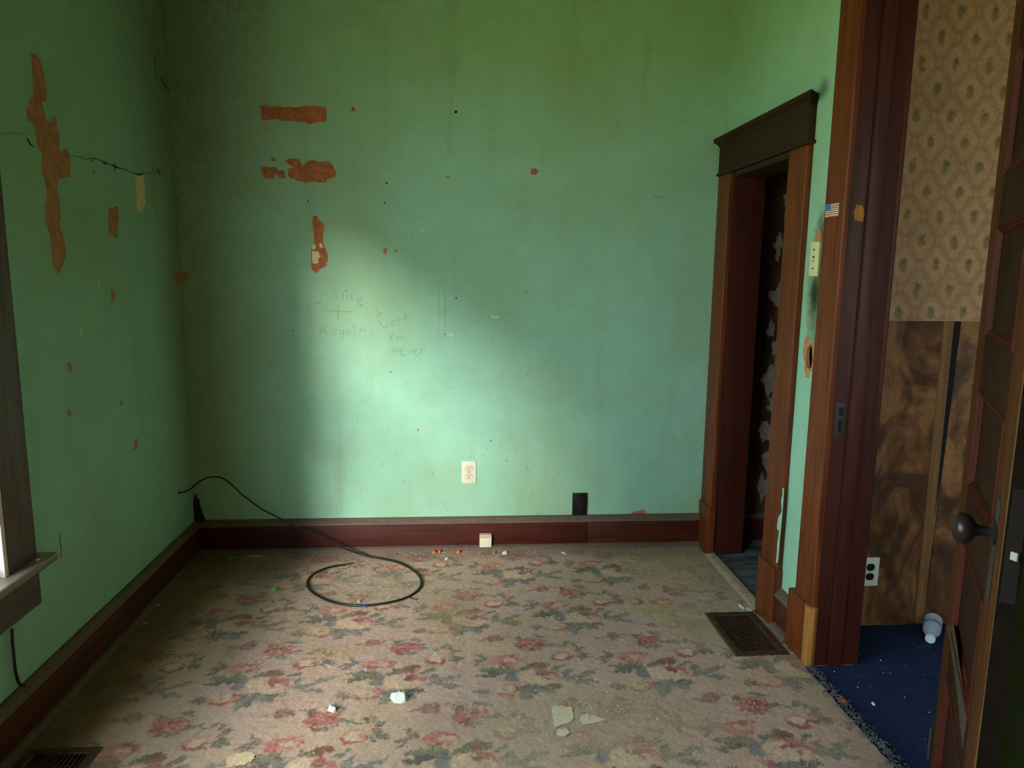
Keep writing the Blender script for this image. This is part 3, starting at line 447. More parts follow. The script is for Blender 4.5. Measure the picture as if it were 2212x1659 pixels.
def jag(pts, amp):
    out = []
    n = len(pts)
    for i in range(n):
        (x0, z0), (x1, z1) = pts[i], pts[(i+1) % n]
        out.append((x0, z0)); k = int(math.hypot(x1-x0, z1-z0)/0.007)
        for j in range(1, k+1):
            t = j/(k+1); out.append((x0+(x1-x0)*t+random.uniform(-amp, amp), z0+(z1-z0)*t+random.uniform(-amp, amp)))
    return out
for q in PEEL_LEFT: sheet(jag(q, 0.0012), 'x', XL, 0.0009).build('peeled_patch', M['plaster_dull'], wall_left)
for i, q in enumerate(CREAM_LEFT): sheet(q, 'x', XL, 0.004 if i == 0 else 0.0012).build('plaster_chip', M['cream'], wall_left)
for q in PEEL_BACK: sheet(jag(q, 0.0013), 'y', D, -0.0009).build('peeled_patch', M['plaster'], wall_back)
for q in PALE_BACK[:6]: sheet(jag(q, 0.0012), 'y', D, -0.0014).build('pale_patch', M['cream'], wall_back)
for q in PEEL_RIGHT: sheet(jag(q, 0.0008), 'x', XR, -0.0009).build('peeled_patch', M['plaster_dull'], wall_right)
for q, wd in CRACK_SHADOW_LEFT: ribbon(MB(), q, wd, 'x', XL, 0.0014).build('crack_and_shadow', M['dark_crack_and_shadow'], wall_left)  # last one paints the shadow along the cream chip's top and right
b = MB()
for q, wd in SCRATCH_BACK: ribbon(b, q, wd, 'y', D, -0.0007)
for _ in range(70):
    x = random.uniform(-0.85, 1.15); z = random.uniform(0.18, 1.0)**1.1; a = random.uniform(0.6, 2.5); l = random.uniform(0.006, 0.03)
    ribbon(b, [(x, z), (x+math.cos(a)*l*.5+.002, z+math.sin(a)*l*.5), (x+math.cos(a)*l, z+math.sin(a)*l)], random.uniform(0.0008, 0.0018), 'y', D, -0.0007)
b.build('scratch_marks', M['scratch'], wall_back, kind='stuff')
b = MB()
for x, z, r in SPOT_BACK:
    b.prism([(x+r*(1+.25*random.uniform(-1, 1))*math.cos(k*.785), z+r*math.sin(k*.785)) for k in range(8)], 'y', D, D-0.0016)
b.build('nail_holes', M['dark_crack_and_shadow'], wall_back, kind='stuff')
b = MB()
for q in WRITING: ribbon(b, q, 0.0019, 'y', D, -0.0004, False)
b.build('pencil_writing', M['pencil'], wall_back, label='faint pencil writing on the green wall')
ribbon(MB(), [(XL+0.004, 0.3), (XL+0.004, 1.2), (XL+0.005, 2.84)], 0.008, 'y', D, -0.006, False).build('corner_bead', M['green'], wall_back)
# the torn hole in the right wall
cx_, cz_ = (HOLE_B[0]+HOLE_B[1])/2, (HOLE_B[2]+HOLE_B[3])/2
b = MB(); n = len(HOLE); outer = []
for y, z in HOLE:
    a = math.atan2((z-cz_)/(HOLE_B[3]-HOLE_B[2]), (y-cx_)/(HOLE_B[1]-HOLE_B[0])); c, s = math.cos(a), math.sin(a); k = 0.5/max(abs(c), abs(s))
    outer.append((cx_+c*k*(HOLE_B[1]-HOLE_B[0]), cz_+s*k*(HOLE_B[3]-HOLE_B[2])))
cor = [(HOLE_B[i], HOLE_B[j]) for i in (0, 1) for j in (2, 3)]
for i in range(n):
    j = (i+1) % n
    q = [HOLE[i], HOLE[j], outer[j], outer[i]]
    b.prism(q, 'x', XR, XR+0.012)
    m = [k for k in cor if min(math.dist(k, outer[i]), math.dist(k, outer[j])) < 0.06 and not (outer[i][0] == outer[j][0] or outer[i][1] == outer[j][1])]
    if m:
        k = min(m, key=lambda q: math.dist(q, outer[i])+math.dist(q, outer[j])); b.prism([outer[i], k, outer[j]], 'x', XR, XR+0.012)
b.build('torn_edge', M['plaster_dull'], wall_right)
b = MB(); h0, h1, h2, h3 = HOLE_B; x0_, x1_ = XR+0.013, XR+0.09
b.add([(x0_, h0, h2), (x0_, h1, h2), (x0_, h1, h3), (x0_, h0, h3), (x1_, h0, h2), (x1_, h1, h2), (x1_, h1, h3), (x1_, h0, h3)], [(4, 5, 6, 7), (0, 1, 5, 4), (1, 2, 6, 5), (2, 3, 7, 6), (3, 0, 4, 7)])
b.build('cavity', M['black'], wall_right)

# pale flaking plaster in the closet
for (x, z, wx, wz) in [(1.60, 1.72, .03, .12), (1.565, 1.52, .03, .07), (1.585, 1.275, .055, .10), (1.555, 1.12, .03, .06), (1.60, 1.02, .05, .05), (1.57, .86, .05, .09), (1.60, .74, .045, .05), (1.56, .60, .04, .07), (1.60, .44, .05, .08), (1.57, .30, .045, .10), (1.64, 1.42, .05, .2), (1.65, .9, .05, .25), (1.65, .45, .05, .2)]:
    q = [(x+wx*math.cos(k*.45)*random.uniform(.35, 1.15), z+wz*math.sin(k*.45)*random.uniform(.35, 1.15)) for k in range(14)]
    sheet(jag(q, 0.005), 'y', D, -0.001).build('pale_patch', M['pale_peel'], wall_closet)
bc = tag(MB().box(XR+WT, XH, D-0.02, D, 0.001, 0.14).build('baseboard_closet', M['wood_x'], bev=0.002), 'reddish baseboard inside the closet', kind='structure')
MB().prism([(D, 0.14), (D-0.03, 0.14), (D-0.022, 0.165), (D, 0.172)], 'x', XR+WT, XH).build('cap_moulding', M['cap_x'], bc, bev=0.002)
MB().prism([(D-0.02, 0.001), (D-0.042, 0.001), (D-0.04, 0.012), (D-0.03, 0.022), (D-0.02, 0.024)], 'x', XR+WT, XH).build('shoe_moulding', M['cap_x'], bc, smooth=True)

# ------------------------------------------------------------------ baseboards
def quarter(p0, sgn, r=0.022, z=0.001):
    return [(p0, z)] + [(p0+sgn*r*math.cos(a), z+r*math.sin(a)) for a in (0, .4, .8, 1.2)] + [(p0, z+r)]
CAPP = [(0, 0.132), (0.024, 0.132), (0.030, 0.137), (0.028, 0.145), (0.020, 0.152), (0.014, 0.162), (0.006, BB), (0, BB)]
bb = empty('baseboard_back', (0, D, 0), kind='structure', label='reddish brown baseboard along the back wall')
MB().box(XL, 0.652, D-0.02, D, 0.001, 0.134).build('board', M['wood_x'], bb, bev=0.001)
MB().box(0.656, XR-0.025, D-0.0185, D, 0.001, 0.134).build('board', wood('dark_varnished_wood_x2', 'x', (46, 18, 7), (96, 38, 16)), bb, bev=0.001)
MB().prism([(D-p, z) for p, z in CAPP], 'x', XL, XR-0.025).build('cap_moulding', M['cap_x'], bb, smooth=True)
MB().prism(quarter(D-0.02, -1), 'x', XL+0.02, XR-0.03).build('shoe_moulding', M['cap_x'], bb, smooth=True)
MB().prism([(XL, BB-.004), (XL+.052, BB-.004), (XL+.045, .178), (XL+.036, .2), (XL+.03, .225), (XL+.024, .25), (XL+.028, .262), (XL+.018, .275), (XL+.010, .298), (XL+.004, .28), (XL, .255)], 'y', D, D-0.016).build('torn_strip', wood('torn_dark_strip', 'z', (34, 18, 12), (62, 34, 24)), bb)
bl = empty('baseboard_left', (XL, 1.2, 0), kind='structure', label='dark brown baseboard along the left wall')
MB().box(XL, XL+0.02, YR, D-0.02, 0.001, 0.134).build('board', M['wood_y'], bl, bev=0.001)
MB().prism([(XL+p, z) for p, z in CAPP], 'y', YR, D-0.028).build('cap_moulding', M['cap_y'], bl, smooth=True)
MB().prism(quarter(XL+0.02, 1), 'y', YR, D-0.04).build('shoe_moulding', M['cap_y'], bl, smooth=True)
br = empty('baseboard_right', (XR, 2.48, 0), kind='structure', label='short baseboard between the two doorways')
for y0, y1 in ((2.42, 2.548), (YR, 1.47)):
    MB().box(XR-0.02, XR, y0, y1, 0.001, 0.134).build('board', M['wood_y'], br, bev=0.001)
    MB().prism([(XR-p, z) for p, z in CAPP], 'y', y0, y1).build('cap_moulding', M['cap_y'], br, smooth=True)
    MB().prism(quarter(XR-0.02, -1, 0.026), 'y', y0, y1).build('shoe_moulding', M['cap_y'], br, smooth=True)

# ------------------------------------------------------------------ closet doorway
t1 = empty('trim_1', (XR, 2.98, 0), kind='structure', label='dark wooden frame of the closet doorway')
for y0, y1 in ((2.548, 2.69), (3.285, 3.426)):
    MB().box(XR-0.025, XR, y0, y1, 0.238, CLZ).build('side_casing', M['wood_z'], t1, bev=0.006, seg=3)
for y0, y1 in ((2.542, 2.70), (3.275, 3.428)):
    MB().box(XR-0.033, XR, y0, y1, 0.001, 0.242).build('plinth_block', M['wood_z'], t1, bev=0.005)
MB().box(XR-0.036, XR, 2.532, 3.428, CLZ, CLZ+0.014).build('bead', M['wood_dark_y'], t1, bev=0.005, seg=3)
MB().box(XR-0.026, XR, 2.545, 3.427, CLZ+0.014, 1.972).build('header_board', M['wood_dark_y'], t1, bev=0.002)
prof = [(0, 1.972), (0.027, 1.972), (0.03, 1.978), (0.042, 1.988), (0.056, 1.994), (0.058, 2.010), (0, 2.010)]
MB().prism([(XR-p, z) for p, z in prof], 'y', 2.545, 3.429, e0=[-max(0, p-0.026)*1.9-(0.004 if z > 1.99 else 0) for p, z in prof]).build('crown_cap', M['wood_dark_y'], t1, bev=0.0015)
MB().box(XR-0.004, XR+WT+0.004, CL[0]-0.018, CL[0]+0.002, 0.001, CLZ).build('side_jamb', M['wood_red_z'], t1, bev=0.002)
MB().box(XR-0.004, XR+WT+0.004, CL[1]-0.002, CL[1]+0.018, 0.001, CLZ).build('side_jamb', M['wood_red_z'], t1, bev=0.002)
MB().box(XR, XR+WT+0.004, CL[0], CL[1], CLZ-0.018, CLZ).build('head_jamb', M['wood_dark_y'], t1)
b = MB(); b.prism([(XR-0.044, 0.001), (XR-0.036, 0.009), (XR-0.008, 0.012), (XR+0.006, 0.012), (XR+0.008, 0.001)], 'y', CL[0]+0.002, CL[1]-0.002); b.build('threshold', M['reducer'], t1, smooth=True)
b = MB(); b.prism(MESSPAINT, 'x', XR-0.0252, XR-0.0258); b.build('paint_smear', M['green'], t1)

# ------------------------------------------------------------------ hall doorway
t2 = empty('trim_2', (XR, 1.93, 0), kind='structure', label='dark wooden frame of the doorway to the hall')
for y0, y1 in ((2.265, 2.392), (1.473, 1.60)):
    MB().box(XR-0.025, XR, y0, y1, 0.222, DWZ).build('side_casing', M['wood_z'], t2, bev=0.006, seg=3)
for y0, y1 in ((2.30, 2.424), (1.465, 1.565)):
    MB().box(XR-0.034, XR, y0, y1, 0.001, 0.226).build('plinth_block', M['wood_z'], t2, bev=0.005)
MB().box(XR-0.026, XR, 1.47, 2.395, DWZ, DWZ+0.15).build('header_board', M['wood_dark_y'], t2, bev=0.003)
for y0, y1 in ((DW[1]-0.001, DW[1]+0.02), (DW[0]-0.02, DW[0]+0.001)):
    MB().box(XR-0.006, XR+WT+0.004, y0, y1, 0.001, DWZ).build('side_jamb', M['wood_red_z'], t2, bev=0.003)
MB().box(XR, XR+WT, DW[0], DW[1], DWZ-0.02, DWZ).build('head_jamb', M['wood_dark_y'], t2)
MB().box(XR+0.048, XR+0.092, DW[1]-0.014, DW[1], 0.001, DWZ-0.02).build('door_stop', M['wood_red_z'], t2, bev=0.002)
MB().box(XR+0.048, XR+0.092, DW[0], DW[0]+0.014, 0.001, DWZ-0.02).build('door_stop', M['wood_red_z'], t2, bev=0.002)
MB().box(XR+WT, XR+WT+0.018, 2.265, 2.375, 0.001, DWZ+0.1).build('hall_casing', M['wood_red_z'], t2, bev=0.004)
b = MB(); b.prism([(XR-0.034, 2.262), (XR-0.036, 2.285), (XR-0.030, 2.303), (XR-0.002, 2.303), (XR, 2.262), (XR-0.016, 2.254)], 'z', 0.001, 0.222); b.build('worn_corner_strip', M['bare_wood'], t2, bev=0.004, label='pale bare wood corner strip')
b = MB(); b.prism([(XR+0.012, 1.556), (XR+0.04, 1.55), (XR+0.044, 1.575), (XR+0.036, 1.60), (XR+0.015, 1.605), (XR+0.008, 1.58)], 'y', DW[1]-0.001, DW[1]-0.0022); b.build('worn_patch', M['bare_wood'], t2)
b = MB().box(XR+0.004, XR+0.036, DW[1]-0.003, DW[1], 0.835, 0.955); st = b.build('strike_plate', M['old_steel'], t2, bev=0.0008)
b = MB().box(XR+0.012, XR+0.028, DW[1]-0.0036, DW[1]-0.001, 0.912, 0.94).box(XR+0.014, XR+0.026, DW[1]-0.0036, DW[1]-0.001, 0.855, 0.895)
o = b.build('latch_slot', M['black'], t2)

# ------------------------------------------------------------------ the open door
ud = Vector((-0.335, -0.544, 0)).normalized(); RZ = math.atan2(ud.y, ud.x)
door = empty('door_1', (1.25, 1.62, 0), RZ, kind='structure', label='dark panelled wooden door standing open at the right')
DWID, DTH, DH = 0.64, 0.032, 2.33
rails = [(0.012, 0.18), (0.42, 0.53), (0.775, 0.895), (1.122, 1.243), (1.487, 1.593), (1.865, 1.98), (2.22, DH)]
SW = 0.122
for x0, x1 in ((0, SW), (DWID-SW, DWID)): MB().box(x0, x1, 0, DTH, 0.012, DH).build('stile', M['door_wood'], door, bev=0.002, local=True)
for z0, z1 in rails: MB().box(SW, DWID-SW, 0.0005, DTH-0.0005, z0, z1).build('rail', M['door_rail'], door, bev=0.001, local=True)
for (a, z0), (z1, c) in zip(rails[:-1], rails[1:]):
    MB().box(SW, DWID-SW, 0.011, DTH-0.011, z0, z1).build('panel', M['door_rail'], door, local=True)
    b = MB()
    for ys, sg in ((0.0, 1), (DTH, -1)):
        W_ = 0.017
        for k, (off, dep) in enumerate(((0, 0), (0.004, -0.003), (0.008, 0.003), (0.012, 0.002))):
            nx = ((0.004, -0.003), (0.008, 0.003), (0.012, 0.002), (W_, 0.010))[k]
            A = [(SW+off, z0+off), (DWID-SW-off, z0+off), (DWID-SW-off, z1-off), (SW+off, z1-off)]
            B = [(SW+nx[0], z0+nx[0]), (DWID-SW-nx[0], z0+nx[0]), (DWID-SW-nx[0], z1-nx[0]), (SW+nx[0], z1-nx[0])]
            for i in range(4):
                j = (i+1) % 4
                b.add([(A[i][0], ys+sg*dep, A[i][1]), (A[j][0], ys+sg*dep, A[j][1]), (B[j][0], ys+sg*nx[1], B[j][1]), (B[i][0], ys+sg*nx[1], B[i][1])], [(0, 1, 2, 3)])
    b.build('panel_moulding', M['door_mould'], door, local=True)
KM = Matrix.Translation((0.562, 0, 0.926)) @ Matrix.Rotation(math.radians(90), 4, 'X')
kn = MB().lathe([(0.0225, 0.0), (0.0225, 0.004), (0.017, 0.007), (0.0095, 0.011), (0.0095, 0.026), (0.013, 0.031), (0.024, 0.038), (0.0285, 0.047), (0.0275, 0.056), (0.021, 0.063), (0.010, 0.066), (0.001, 0.0665)], KM, 28).build('door_knob', M['knob'], door, smooth=True, local=True)
MB().box(0.55, 0.578, -0.002, 0.0, 0.80, 0.99).build('escutcheon', M['old_steel'], door, bev=0.001, local=True)
MB().box(DWID-0.0005, DWID+0.0008, 0.0016, DTH-0.001, 0.012, DH).build('edge_face', M['door_edge'], door, local=True)
MB().box(DWID, DWID+0.0018, 0.005, 0.027, 0.83, 1.03).build('latch_plate', M['knob'], door, local=True)
MB().prism([(DWID, 0.01), (DWID+0.009, 0.02), (DWID+0.009, 0.022), (DWID, 0.022)], 'z', 0.908, 0.922).build('latch_bolt', M['steel'], door, local=True)
MB().box(DWID-0.0010, DWID+0.0006, -0.0006, 0.0012, 0.012, DH).build('worn_edge_highlight', M['worn_highlight'], door, local=True, label='pale worn edge with painted highlight')  # tan line paints in the lit arris highlight along with its wear
MB().prism(STREAK, 'y', -0.0003, 0.0005).build('pale_streak', plain('grey_streak', (66, 56, 44), 0.8, 0.4, 60, 0.0, 0.05), door, local=True)  # thin grey-brown streak laid across the lower door face
for z, yy in ((0.11, -0.004), (1.2, DTH+0.004), (2.1, DTH+0.004)): MB().tube([(-0.004, yy, z), (-0.004, yy, z+0.09)], 0.005).build('hinge', M['old_steel'], door, smooth=True, local=True)

# ------------------------------------------------------------------ windows
def window(idx, axis_pos, y0, y1, z0, z1, label, casing=True):
    r = empty('window_%d' % idx, (XL, (y0+y1)/2, z0), kind='structure', label=label)
    xo = XL-0.13
    for a, c in ((y0-0.001, y0+0.016), (y1-0.016, y1+0.001)):
        MB().box(xo, XL+0.019, a, c, z0, z1).build('side_jamb', M['jamb_white'], r, bev=0.001)  # jamb carried over the casing side; white paints in sun glare on wood
        d_ = 1 if a < y0 else -1
        e = c if d_ > 0 else a
        MB().box(XL-0.048, XL-0.032, min(e, e+d_*0.012), max(e, e+d_*0.012), z0, z1).build('stop', M['jamb_white'], r, bev=0.002)
    MB().box(xo, XL+0.001, y0, y1, z1-0.016, z1+0.001).build('head_jamb', M['jamb_white'], r)
    MB().box(xo-0.04, XL-0.01, y0, y1, z0-0.03, z0+0.012).build('sill', M['jamb_white'], r, bev=0.003)
    zm = (z0+z1)/2
    for nm, xs, za, zb in (('lower_sash', XL-0.085, z0+0.012, zm+0.02), ('upper_sash', XL-0.122, zm-0.02, z1-0.016)):
        b = MB(); a, c = y0+0.016, y1-0.016
        b.box(xs, xs+0.036, a, a+0.042, za, zb).box(xs, xs+0.036, c-0.042, c, za, zb)
        b.box(xs, xs+0.036, a+0.042, c-0.042, za, za+(0.065 if nm[0] == 'l' else 0.04)).box(xs, xs+0.036, a+0.042, c-0.042, zb-0.04, zb)
        s = b.build(nm, M['jamb_white'], r, bev=0.003)
        MB().box(xs+0.016, xs+0.019, a+0.04, c-0.04, za+0.03, zb-0.03).build('pane', M['glass'], s, local=False) if False else None
        p = MB().box(xs+0.016, xs+0.019, a+0.04, c-0.04, za+0.03, zb-0.03)
        Mi = world(r).inverted(); p.v = [tuple(Mi @ Vector(q)) for q in p.v]
        p.build('pane', M['glass'], s, local=True)
    for a, c in ((y1+0.0015, y1+0.132), (y0-0.132, y0-0.0015)):
        MB().box(XL, XL+0.022, a, c, z0, z1+0.002).build('side_casing', M['window_wood'], r, bev=0.004)
    MB().box(XL, XL+0.024, y0-.14, y1+.14, z1+0.002, z1+0.13).build('head_casing', M['window_wood_y'], r, bev=0.003)
    MB().box(XL, XL+0.045, y0-.16, y1+.16, z1+0.13, z1+0.165).build('crown_cap', M['window_wood_y'], r, bev=0.006)
    MB().box(XL-0.034, XL+0.060, y0-.172, y1+.172, z0-0.022, z0+0.003).build('stool', M['stool_wood'], r, bev=0.006, seg=3)
    MB().box(XL, XL+0.02, y0-.135, y1+.137, z0-0.145, z0-0.022).build('apron', M['window_wood_y'], r, bev=0.003)
    return r
window(1, None, *W1, *WZ, 'tall double hung window in the left wall beside the viewer, stretched out of view for the sun')
w3 = empty('window_2', ((W3[0]+W3[1])/2, YR, W3Z[0]), kind='structure', label='window at the near end of the hall')
b = MB()
for a, c in ((W3[0], W3[0]+0.04), (W3[1]-0.04, W3[1])): b.box(a, c, YR-0.1, YR-0.05, *W3Z)
for a, c in ((W3Z[0], W3Z[0]+0.05), (1.63, 1.67), (W3Z[1]-0.04, W3Z[1])): b.box(W3[0]+0.04, W3[1]-0.04, YR-0.1, YR-0.05, a, c)
b.build('sash', M['jamb_white'], w3, bev=0.003)
MB().box(W3[0]+0.03, W3[1]-0.03, YR-0.077, YR-0.073, W3Z[0]+0.03, W3Z[1]-0.03).build('pane', M['glass'], w3)

# ------------------------------------------------------------------ hall end wall: wallpaper over burl panelling
class VN:
    def __init__(s, seed): s.g = np.random.default_rng(seed).random((257, 257))
    def __call__(s, x, y):
        xi = np.floor(x).astype(int); yi = np.floor(y).astype(int); fx = x-xi; fy = y-yi
        fx = fx*fx*(3-2*fx); fy = fy*fy*(3-2*fy); a = s.g[xi % 256, yi % 256]; b = s.g[(xi+1) % 256, yi % 256]
        c = s.g[xi % 256, (yi+1) % 256]; d_ = s.g[(xi+1) % 256, (yi+1) % 256]
        return (a*(1-fx)+b*fx)*(1-fy)+(c*(1-fx)+d_*fx)*fy
V1, V2, V3, V4 = VN(1), VN(2), VN(3), VN(4)
def fbm(x, y, f, V=V1): return V(x*f, y*f)*.5+V(x*f*2.1+7, y*f*2.1)*.27+V(x*f*4.3, y*f*4.3+9)*.15+V(x*f*9, y*f*9)*.08
def sst(a, b, x): t = np.clip((x-a)/(b-a), 0, 1); return t*t*(3-2*t)
def grid_mesh(name, P, C, mat, keep=None):
    nu, nv = P.shape[:2]; idx = np.arange(nu*nv).reshape(nu, nv)
    q = np.stack([idx[:-1, :-1], idx[1:, :-1], idx[1:, 1:], idx[:-1, 1:]], -1).reshape(-1, 4)
    if keep is not None: q = q[keep.reshape(-1)]
    me = bpy.data.meshes.new(name); me.vertices.add(nu*nv); me.vertices.foreach_set('co', P.reshape(-1).astype(np.float32))
    me.loops.add(q.size); me.loops.foreach_set('vertex_index', q.reshape(-1).astype(np.int32))
    me.polygons.add(len(q)); me.polygons.foreach_set('loop_start', (np.arange(len(q))*4).astype(np.int32))
    me.update(calc_edges=True); me.validate()
    ca = me.color_attributes.new('Col', 'FLOAT_COLOR', 'POINT')
    ca.data.foreach_set('color', np.concatenate([C.reshape(-1, 3), np.ones((nu*nv, 1))], 1).reshape(-1).astype(np.float32))
    me.materials.append(mat); me.polygons.foreach_set('use_smooth', np.ones(len(q), dtype=bool))
    o = bpy.data.objects.new(name, me); COL.objects.link(o); return o
L = lambda *c: np.array(s2l(c))
def blend(C, m, col): m = np.clip(m, 0, 1)[..., None]; C[:] = C*(1-m)+np.asarray(col)*m
def wallpaper():
    x = np.arange(XR+WT, 2.30, 0.0034); z = np.arange(1.213, HC, 0.0034); X, Z = np.meshgrid(x, z, indexing='ij')
    C = np.ones(X.shape+(3,))*L(190, 146, 106); n = fbm(X, Z, 60, V2); n2 = fbm(X, Z, 170, V3)
    px, pz = 0.127, 0.176; x0, z0 = 1.512, 1.245
    wx = X+(n-.5)*0.012; wz = Z+(n2-.5)*0.012
    blend(C, sst(.5, .7, fbm(X, Z, 9, V4))*.4, L(164, 124, 88))
    # trellis of scrolls around each bouquet
    for ox, oz in ((0, 0), (px/2, pz/2)):
        u = (wx-x0-ox+px/2) % px-px/2; v = (wz-z0-oz+pz/2) % pz-pz/2
        r = np.abs(u)/(px*.46)+np.abs(v)/(pz*.46)+.06*np.cos(12*np.arctan2(v, u))
        blend(C, sst(.16, .05, np.abs(r-.97))*(.22+.75*n2*n), L(124, 90, 66))
        blend(C, sst(.10, .03, np.abs(r-.70))*(n2 > .52)*.3, L(146, 112, 84))
        e = np.hypot(u/.020, (v+.004)/.030)+(n-.5)*1.3
        blend(C, sst(1.05, .4, e)*.75, L(108, 92, 62)); blend(C, sst(.75, .3, np.hypot(u/.017, (v-.012)/.016)+(n2-.5)*1.5)*.7, L(92, 88, 76))
    blend(C, sst(XR+WT+.14, XR+WT, X)*.4, L(118, 100, 70))
    P = np.stack([X, np.full_like(X, HY-0.0015)-.0008*(n-.5), Z], -1)
    return tag(grid_mesh('wallpaper', P, C, M['wallpaper']), 'brown trellis wallpaper with small bouquets above the panelling', kind='structure')
wp = wallpaper()
b = MB(); ribbon(b, [(1.497, 1.66), (1.503, 1.60), (1.499, 1.54), (1.501, 1.485)], 0.010, 'y', HY-0.002, -0.001)
ribbon(b, [(1.499, 1.48), (1.497, 1.40), (1.498, 1.30), (1.494, 1.215)], 0.003, 'y', HY-0.002, -0.001)
tear = b.build('tear', wood('dark_tear', 'z', (50, 36, 24), (78, 58, 40)), wp)  # dark brown ribbons along the torn wallpaper seam
pn = empty('panelling', ((1.42+2.3)/2, HY, 0), kind='structure', label='burl wood panelling on the hall end wall')
MB().box(XR+WT+0.002, 1.822, HY-0.006, HY-0.001, 0.004, 1.214).build('panel_sheet', M['burl'], pn, bev=0.001)
MB().prism([(1.866, 0.004), (XH-0.02, 0.004), (XH-0.02, 1.214), (1.888, 1.214)], 'y', HY-0.006, HY-0.001).build('panel_sheet', M['burl'], pn, bev=0.001)
MB().prism([(1.824, 0.004), (1.8655, 0.004), (1.858, 1.214), (1.818, 1.214)], 'y', HY-0.009, HY-0.001).build('batten', M['batten'], pn, bev=0.002)
MB().prism([(1.856, 0.45), (1.868, 0.45), (1.90, 1.214), (1.852, 1.214)], 'y', HY-0.003, HY-0.0005).build('gap', M['black'], pn)

